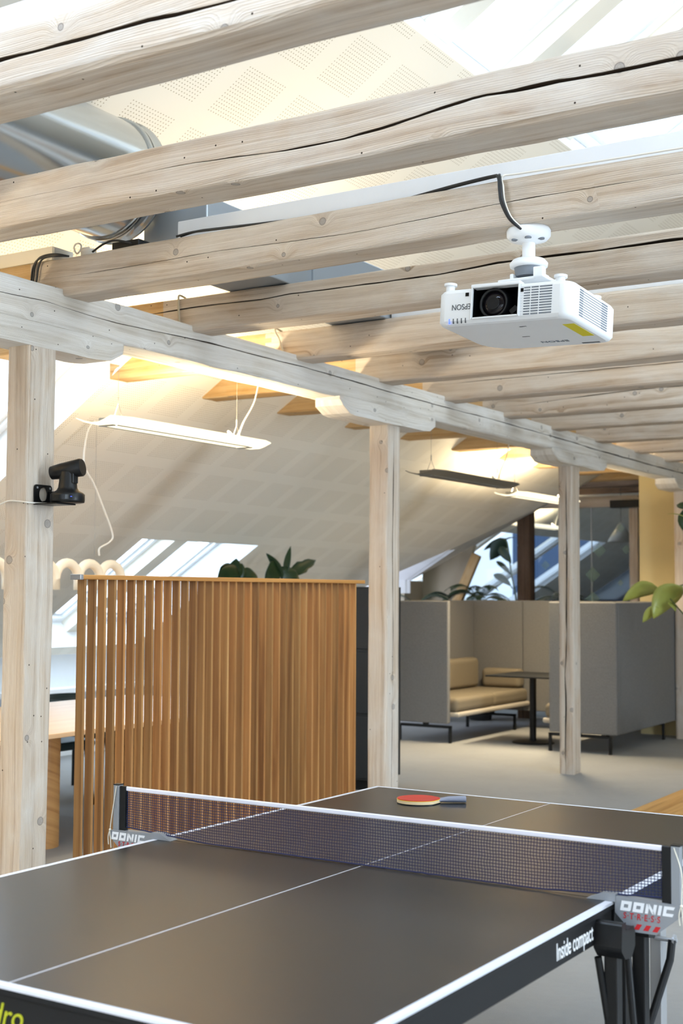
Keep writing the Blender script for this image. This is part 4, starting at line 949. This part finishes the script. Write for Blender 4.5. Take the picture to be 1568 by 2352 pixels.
plant('strelitzia_plant', 'tall dark plant with paddle leaves behind the glass', (-7.50, 16.9, 0), .2, .45,
      [([(-7.50, 16.9, .4), (-7.50, 16.8, 1.1), (-7.46, 16.65, 1.5), (-7.50, 16.6, 1.8), (-7.56, 16.6, 2.21), (-7.62, 16.6, 2.27)], .012), ([(-7.49, 16.6, 1.6), (-7.58, 16.6, 1.74), (-7.74, 16.6, 1.80)], .008)],
      [((-7.58, 16.6, 2.29), (-7.80, 16.55, 1.99), .22, dict(roll=1.2)), ((-7.57, 16.6, 2.27), (-7.92, 16.6, 2.13), .12, dict(roll=.6)), ((-7.60, 16.6, 2.26), (-7.42, 16.6, 2.30), .09), ((-7.68, 16.6, 2.18), (-7.50, 16.6, 1.95), .13, dict(roll=1.2)), ((-7.77, 16.6, 1.80), (-7.50, 16.6, 1.63), .12, dict(roll=.8)), ((-7.73, 16.6, 1.98), (-7.5, 16.6, 1.78), .08, dict(roll=.8))], M_LEAFD)
def palm(name, lab, base, z0, n, L, seed, mat):
    rnd = random.Random(seed); stems = []; leaves = []
    for i in range(n):
        a = 2*math.pi*i/n + rnd.uniform(-.3, .3); l = L*rnd.uniform(.7, 1.1); e = rnd.uniform(.35, 1.1)
        p = [Vector((base[0], base[1], z0))]
        for k in range(1, 7): f = k/6; p.append(Vector((base[0]+math.cos(a)*l*f, base[1]+math.sin(a)*l*f, z0 + l*(e*f*1.3 - .95*f*f))))
        stems.append(([tuple(q) for q in p], .004))
        q = smooth_path(p, 4)
        for k in range(5, len(q)-1):
            d = (q[k+1]-q[k]).normalized(); s_ = d.cross(Vector((0, 0, 1))).normalized()
            for sg in (-1, 1): leaves.append((q[k], q[k] + (s_*sg*.8 + d*.7 - Vector((0, 0, .35)))*l*.30*(1-.4*k/len(q)), .016, dict(n=3, fold=.1)))
    stems.append(([(base[0], base[1], .36), (base[0], base[1], z0)], .015))
    return plant(name, lab, base, .17, .40, stems, leaves, mat)
palm('areca_palm', 'feathery palm in front of the glass, left of the brown post', (-7.02, 14.62, 0), 1.42, 13, .50, 3, M_LEAF)
palm('areca_palm', 'small dark palm low in the alcove behind the left booth', (-7.62, 14.1, 0), 1.36, 9, .40, 5, M_LEAFD)
palm('areca_palm', 'bushy dark palm behind the glass right of the brown post', (-6.55, 16.2, 0), 1.40, 12, .55, 8, M_LEAFD)
t = thing('cone_pendant', 'grey cone-shaped pendant behind the glass', 'lamp', (-6.08, 17, 2.24))
b = MB(); b.lathe([(.01, 2.5), (.03, 2.48), (.18, 2.235), (.175, 2.232), (.02, 2.45)], (-6.08, 17, 0), 32); b.build('shade', M_LAMPMET, t)
b = MB(); b.tube([(-6.08, 17, 2.48), (-6.08, 17, 3.55)], .004, 6); b.build('supply_cable', M_BLACK, t)

# ================================================================== FELT BOOTHS
def booth(name, lab, back_x, front_x, y0, y1, z0, z1):
    """high-back two-seater; back_x = outer face of the back panel, front_x = free edge of the side panels"""
    s_ = 1 if front_x > back_x else -1; th = .06*s_
    t = thing(name, lab, 'sofa', ((back_x+front_x)/2, (y0+y1)/2, 0), 'grey felt high-back booth sofas')
    def bx(nm, x0, x1, ya, yb, za, zb_, mat, bev=.012, seg=3): b = MB(); b.box((min(x0, x1), ya, za), (max(x0, x1), yb, zb_)); return b.build(nm, mat, t, bev, seg)
    bx('back_panel', back_x, back_x+th, y0+.062, y1-.062, z0, z1, M_FELT)
    bx('side_panel', back_x, front_x, y0, y0+.06, z0, z1, M_FELT); bx('side_panel', back_x, front_x, y1-.06, y1, z0, z1, M_FELT)
    xi = back_x+th; fx = front_x+.10*s_
    bx('seat_frame', xi, fx, y0+.065, y1-.065, .265, .315, M_FRAME, .02)
    ym = (y0+y1)/2
    for ya, yb in ((y0+.07, ym-.003), (ym+.003, y1-.07)): bx('seat_cushion', xi+.005*s_, fx-.02*s_, ya, yb, .316, .46, M_CUSH, .045, 4)
    b = MB(); b.box((min(xi, xi+.16*s_), ym-.05, .465), (max(xi, xi+.16*s_), y1-.24, .80)); o = b.build('back_cushion', M_CUSH, t, .05, 4)
    b = MB(); b.box((min(xi+.17*s_, fx-.06*s_), y1-.23, .465), (max(xi+.17*s_, fx-.06*s_), y1-.065, .68)); b.build('arm_cushion', M_CUSH, t, .05, 4)
    for ya in (y0+.03, y1-.30):
        xa, xb = back_x+.10*s_, front_x+.02*s_
        b = MB(); b.box((min(xa, xb), ya, .150), (max(xa, xb), ya+.035, .178))
        for xq in (xa, xb): b.box((min(xq, xq-.028*s_), ya, 0), (max(xq, xq-.028*s_), ya+.030, .17))
        b.box((min((xa+xb)/2-.03, (xa+xb)/2+.03), ya, .17), ((xa+xb)/2+.03, ya+.03, .27)); b.build('leg', M_BLACK, t, .003)
    return t
booth('booth_sofa', 'grey felt booth sofa with its opening facing right, left of the bistro table', -6.86, -6.19, 12.12, 14.05, .20, 1.455)
booth('booth_sofa', 'grey felt booth sofa seen from its back, right of the bistro table', -4.385, -5.08, 12.12, 14.05, .19, 1.457)
b = MB(); b.box((-6.185, 13.99, .20), (-5.085, 14.05, 1.455)); tag(b.build('felt_panel', M_FELT, None, .012, 3), 'beige lit felt panel closing the back between the two booths', 'panel')
t = thing('bistro_table', 'black square pedestal table between the two felt booths', 'table', (-5.50, 12.70, 0))
b = MB(); b.box((-5.83, 12.25, .690), (-5.10, 13.05, .705)); b.build('tabletop', M_BLACK, t, .003)
b = MB(); b.cyl((-5.50, 12.70, .02), (-5.50, 12.70, .690), .035, 24); b.build('column', M_BLACK, t)
b = MB(); b.lathe([(.02, .028), (.20, .016), (.215, .010), (.215, 0), (.01, 0)], (-5.50, 12.70, 0), 40); b.build('base_plate', M_BLACK, t)

# ================================================================== TABLE TENNIS TABLE
TA = R(-.66); TC = Vector((-1.96, 3.2928, 0))
TM = Matrix.Translation(TC) @ Matrix.Rotation(TA, 4, 'Z')
def tmb(): b = MB(); b.T = TM; return b
TT = thing('table_tennis_table', 'anthracite table-tennis table with white lines, across the foreground', 'table', TC)
HW, HL, ZT = .7625, 1.37, .76
for sg, nm in ((-1, 'near'), (1, 'far')):
    v0, v1 = (-HL, -.003) if sg < 0 else (.003, HL)
    b = tmb(); lw = .020; us = [-HW, -HW+lw, -.0018, .0018, HW-lw, HW]; e0, e1 = (v0, v0+lw) if sg < 0 else (v1-lw, v1)
    vs = sorted({v0, v1, e0, e1})
    for i in range(len(us)-1):
        for j in range(len(vs)-1):
            line = i in (0, 2, 4) or (vs[j] >= e0-1e-6 and vs[j+1] <= e1+1e-6)
            b.add([(us[i], vs[j], ZT), (us[i+1], vs[j], ZT), (us[i+1], vs[j+1], ZT), (us[i], vs[j+1], ZT)], [(0, 1, 2, 3)], None, 1 if line else 0)
    ring = [(-HW, v0), (HW, v0), (HW, v1), (-HW, v1)]
    for i in range(4):
        p, q = ring[i], ring[(i+1) % 4]; inner = (i == 2 and sg < 0) or (i == 0 and sg > 0)
        b.add([(p[0], p[1], ZT), (q[0], q[1], ZT), (q[0], q[1], ZT-.007), (p[0], p[1], ZT-.007)], [(3, 2, 1, 0)], None, 2 if inner else 1)
        b.add([(p[0], p[1], ZT-.007), (q[0], q[1], ZT-.007), (q[0], q[1], ZT-.019), (p[0], p[1], ZT-.019)], [(3, 2, 1, 0)], None, 2)
    b.add([(p[0], p[1], ZT-.019) for p in ring], [(3, 2, 1, 0)], None, 2)
    b.build('tabletop', [M_TT, M_LINE, M_APRON], TT)
    b = tmb(); z0, z1 = ZT-.085, ZT-.0192; th = .02; ins = .004
    b.box((HW-ins-th, v0+ins, z0), (HW-ins, v1-.01, z1)); b.box((-HW+ins, v0+ins, z0), (-HW+ins+th, v1-.01, z1))
    ve = v0+ins if sg < 0 else v1-ins-th
    b.box((-HW+ins+th, ve, z0), (HW-ins-th, ve+th, z1)); b.box((-.02, v0+.02, z0+.01), (.02, v1-.02, z1))
    b.build('apron', M_APRON, TT, .003)
    for su in (-1, 1):   # outer legs and legs by the net
        b = tmb(); u = su*.40; v = sg*1.02
        b.box((u-.02, v-.02, .03), (u+.02, v+.02, z0)); b.build('leg', M_BLACK, TT, .004)
        b = tmb(); b.lathe([(.022, 0), (.024, .01), (.022, .032), (.01, .034)], (u, v, 0), 16); b.build('foot', M_BLKPLAST, TT)
        u = su*.785; v = -.075 if sg < 0 else .125
        b = tmb(); b.box((u-.018, v-.018, .05), (u+.018, v+.018, .66)); b.build('leg', M_BLACK, TT, .004)
        b = tmb(); b.cyl((u-.02, v, .05), (u+.02, v, .05), .05, 24); b.build('wheel', M_BLKPLAST, TT)
    for su in (-1, 1): b = tmb(); b.tube([(su*.755, sg*.10, .64), (su*.785, sg*.075, .40), (su*.78, sg*.06, .06)], .010, 8); b.build('folding_strut', M_BLACK, TT)
for su in (-1, 1):
    b = tmb(); u = su*.80
    prof = [(-.125, .735), (-.10, .735), (-.10, .716), (-.045, .716), (-.035, .70), (-.035, .665), (-.06, .640), (-.105, .645), (-.13, .67)]
    b.prism(prof, 0, min(u-.045*su, u+.028*su), max(u-.045*su, u+.028*su)); b.build('hinge_block', M_BLKPLAST, TT, .006)
    b = tmb(); b.prism([(.08, .695), (.165, .695), (.16, .66), (.13, .645), (.09, .655)], 0, min(u-.03*su, u+.02*su), max(u-.03*su, u+.02*su)); b.build('hinge_block', M_BLKPLAST, TT, .006)
    b = tmb(); b.box((su*.785-.016, .24, .02), (su*.785+.016, .285, .70)); b.build('leg', M_SILVER, TT, .003)
    b = tmb(); b.cyl((su*.785, .24, .618), (su*.845, .24, .618), .006, 10); b.cyl((su*.835, .24, .618), (su*.840, .24, .618), .016, 12); b.build('bolt', M_SILVER, TT)
    b = tmb(); b.tube([(su*.833, .235, .62), (su*.83, .225, .57), (su*.775, .13, .33), (su*.76, .10, .22)], .011, 8); b.build('brace', M_BLACK, TT)
text_part('Inside compact', .057, M_TXTWHITE, TT, TM @ frame(Vector((HW-.0030, -.372, ZT-.068)), (0, 1, 0), (1, 0, 0)), sx=.66, bold=.006)
text_part('Hydro', .062, M_TXTGREEN, TT, TM @ frame(Vector((.056, -HL+.0030, ZT-.078)), (1, 0, 0), (0, -1, 0)), shear=.25, align='RIGHT', bold=.0)

NT_ = thing('table_tennis_net', 'blue table-tennis net with white top tape and grey clamp posts', 'net', (TC.x, TC.y, ZT))
b = tmb(); NW = .893; mesh = .0086; zt0 = ZT+.1525
def netbot(u): a = abs(u); return ZT+.004 + max(0, (a-.55)/.35)*.020
def wig(u, z): return .004*noise.noise((u*9, z*18, 2)) + .0015*noise.noise((u*40, z*30, 4))
nu = int(2*NW/mesh)
def strand(b, pts, r):
    rings = []
    for p in pts: p = Vector(p); rings.append([p+Vector((r, 0, 0)) if vert else p+Vector((0, 0, r)), p+Vector((0, r, 0)), p-Vector((r, 0, 0)) if vert else p-Vector((0, 0, r)), p-Vector((0, r, 0))])
    b.ring_loft(rings, True, False, 0, False)
vert = True
for i in range(nu+1):
    u = -NW + 2*NW*i/nu; zb_ = netbot(u); n = 8
    strand(b, [(u + .0028*noise.noise((u*14, k*1.3, 7)), wig(u, zb_+(zt0-.012-zb_)*k/n), zb_+(zt0-.012-zb_)*k/n) for k in range(n+1)], 0.00105)
vert = False
nz = 16
for j in range(nz+1):
    f = j/nz; n = 90
    strand(b, [(-NW+2*NW*k/n, wig(-NW+2*NW*k/n, netbot(0)+.14*f), netbot(-NW+2*NW*k/n) + (zt0-.012-netbot(-NW+2*NW*k/n))*f + .0012*noise.noise((k*.9, j*.5, 3))) for k in range(n+1)], 0.00105 if j else .0022)
b.build('net_mesh', M_NET, NT_)
b = tmb(); b.box((-NW, -.004, zt0-.014), (NW, .004, zt0)); b.build('top_tape', M_TAPE, NT_, .003)
for su in (-1, 1):
    b = tmb(); b.box((su*.925-.012, -.011, ZT+.005), (su*.925+.012, .011, zt0+.003)); po = b.build('net_post', M_GREYMET, NT_, .002)
    b = tmb(); b.box((su*.900-.012, -.008, ZT+.012), (su*.900+.012, .008, zt0+.001)); b.build('sleeve', M_BLKPLAST, NT_, .002)
    b = tmb(); b.box((su*.925-.012, -.012, zt0+.003), (su*.925+.012, .012, zt0+.006)); b.build('post_cap', M_BLKPLAST, NT_)
    b = tmb(); pl = [(.768, .775), (.918, .772), (.945, .770), (.948, .752), (.875, .692), (.812, .692), (.768, .735)]
    pl = [(p[0]*su, p[1]) for p in pl]
    if su < 0: pl = pl[::-1]
    b.prism(pl, 1, -.016, .016); b.prism([(su*.69, .7605), (su*.77, .7605), (su*.77, .780), (su*.735, .780)][::su], 1, -.018, .018)
    b.build('clamp', M_GREYMET, NT_, .002)
    # lettering and bars on the clamp plate
    x0 = .782 if su > 0 else -.938
    b = tmb(); q = .0072
    GL = {'D': ([(0, 0), (4, 0), (5, 1), (5, 4), (0, 4)], [(1.45, 1.3), (1.45, 2.7), (3.5, 2.7), (3.5, 1.3)]), 'O': ([(1, 0), (5, 0), (5, 3), (4, 4), (0, 4), (0, 1)], [(1.5, 1.3), (1.5, 2.7), (3.5, 2.7), (3.5, 1.3)])}
    ST = {'N': [[(0, 0), (1.5, 0), (1.5, 4), (0, 4)], [(1.4, 4), (0, 4), (3.6, 0), (5, 0)], [(3.5, 0), (5, 0), (5, 4), (3.5, 4)]], 'I': [[(0, 0), (1.5, 0), (1.5, 4), (0, 4)]], 'C': [[(0, 0), (1.5, 0), (1.5, 4), (0, 4)], [(1.5, 2.75), (4.6, 2.75), (5, 4), (1.5, 4)], [(1.5, 0), (4.6, 0), (5, 1.25), (1.5, 1.25)]]}
    xx = 0
    def gp_(p): return (x0 + (xx + p[0] + p[1]*.22)*.0055, -.0168, .742 + p[1]*.0062)
    for ch in 'DONIC':
        if ch in GL:
            o_, h_ = GL[ch]; n_ = len(o_); w_ = 5
            for (a_, c_, e_, f_) in ((0, 5, 0, 1.3), (0, 5, 2.7, 4), (0, 1.5, 1.3, 2.7), (3.5, 5, 1.3, 2.7)):
                cut = .5
                pts = [(a_, e_), (c_ - (cut if (ch == 'D' and e_ == 0) else 0), e_), (c_, e_ + (cut if (ch == 'D' and e_ == 0) else 0)), (c_, f_), (a_, f_)]
                b.add([gp_(p) for p in pts], [tuple(range(len(pts)))])
            xx += 5.9
        else:
            for st_ in ST[ch]: b.add([gp_(p) for p in st_], [tuple(range(len(st_)))])
            xx += 2.4 if ch == 'I' else 5.9
    b.build('lettering', M_TXTWHITE, NT_)
    text_part('S\u00b7T\u00b7R\u00b7E\u00b7S\u00b7S', .0215, M_TXTRED, NT_, TM @ frame(Vector((x0+.008 if su > 0 else x0+.03, -.0168, .7235)), (1, 0, 0), (0, -1, 0)), sx=.85, space=1.18, shear=.1, bold=.004)
    for k in range(3):
        b = tmb(); xx = (.818 if su > 0 else -.872)+.024*k; b.add([(xx, -.0168, .699), (xx+.013, -.0168, .699), (xx+.022, -.0168, .713), (xx+.009, -.0168, .713)], [(0, 1, 2, 3)]); b.build('printed_bar', M_TXTRED, NT_)
    b = tmb(); u = su*.942
    b.tube(smooth_path([(u-.02*su, -.013, zt0), (u-.01*su if su < 0 else u, -.015, .85), (u, -.018, .775), (u+.003, -.019, .745), (u+.006, -.019, .715)], 6), .0016, 6); b.tube(smooth_path([(u, -.018, .775), (u-.006, -.020, .75), (u-.004, -.020, .725)], 5), .0016, 6); b.lathe([(.001, -.004), (.004, -.002), (.004, .002), (.001, .004)], (u, -.018, .772), 8)
    b.build('tension_cord', M_CORD, NT_)

# bat
t = thing('table_tennis_bat', 'red table-tennis bat lying on the far half of the table', 'bat', (-2.35, 4.38, ZT))
ax = (Vector((-2.247, 4.535, 0)) - Vector((-2.418, 4.321, 0))); 
ang = math.atan2(.115, .16)
BM_ = Matrix.Translation((-2.360, 4.385, ZT)) @ Matrix.Rotation(R(33), 4, 'Z')
def bat_out(k=1.0):
    pts = []
    for i in range(40):
        a = 2*math.pi*i/40; x = .082*math.cos(a); y = .076*math.sin(a)
        if x > .05: y *= 1-.35*((x-.05)/.032)
        pts.append((x*k, y*k))
    return pts
def bmb(): b = MB(); b.T = BM_; return b
b = bmb(); b.prism(bat_out(), 2, .004, .0145, None, True); b.build('blade', M_BATWOOD, t)
b = bmb(); b.prism(bat_out(1.003), 2, .0145, .0165, None, True); b.build('sponge', M_BATYEL, t)
b = bmb(); b.prism(bat_out(.985), 2, .0165, .0185, None, True); b.build('red_rubber', M_RUB, t)
b = bmb(); b.prism(bat_out(.99), 2, .0, .004, None, True); b.build('black_rubber', M_BLKPLAST, t)
b = bmb(); rings = []
for x, w, z0, z1 in ((.066, .030, .005, .0165), (.085, .0155, .004, .020), (.11, .0135, .002, .025), (.15, .0145, .0015, .0265), (.172, .017, .0010, .027), (.176, .0165, .002, .026)):
    zc, hz = (z0+z1)/2, (z1-z0)/2; rings.append([Vector((x, w*math.cos(a_)*1.0, zc+hz*math.sin(a_))) for a_ in [2*math.pi*k/16 for k in range(16)]])
b.ring_loft(rings, True, True); b.build('handle', M_HANDLE, t)
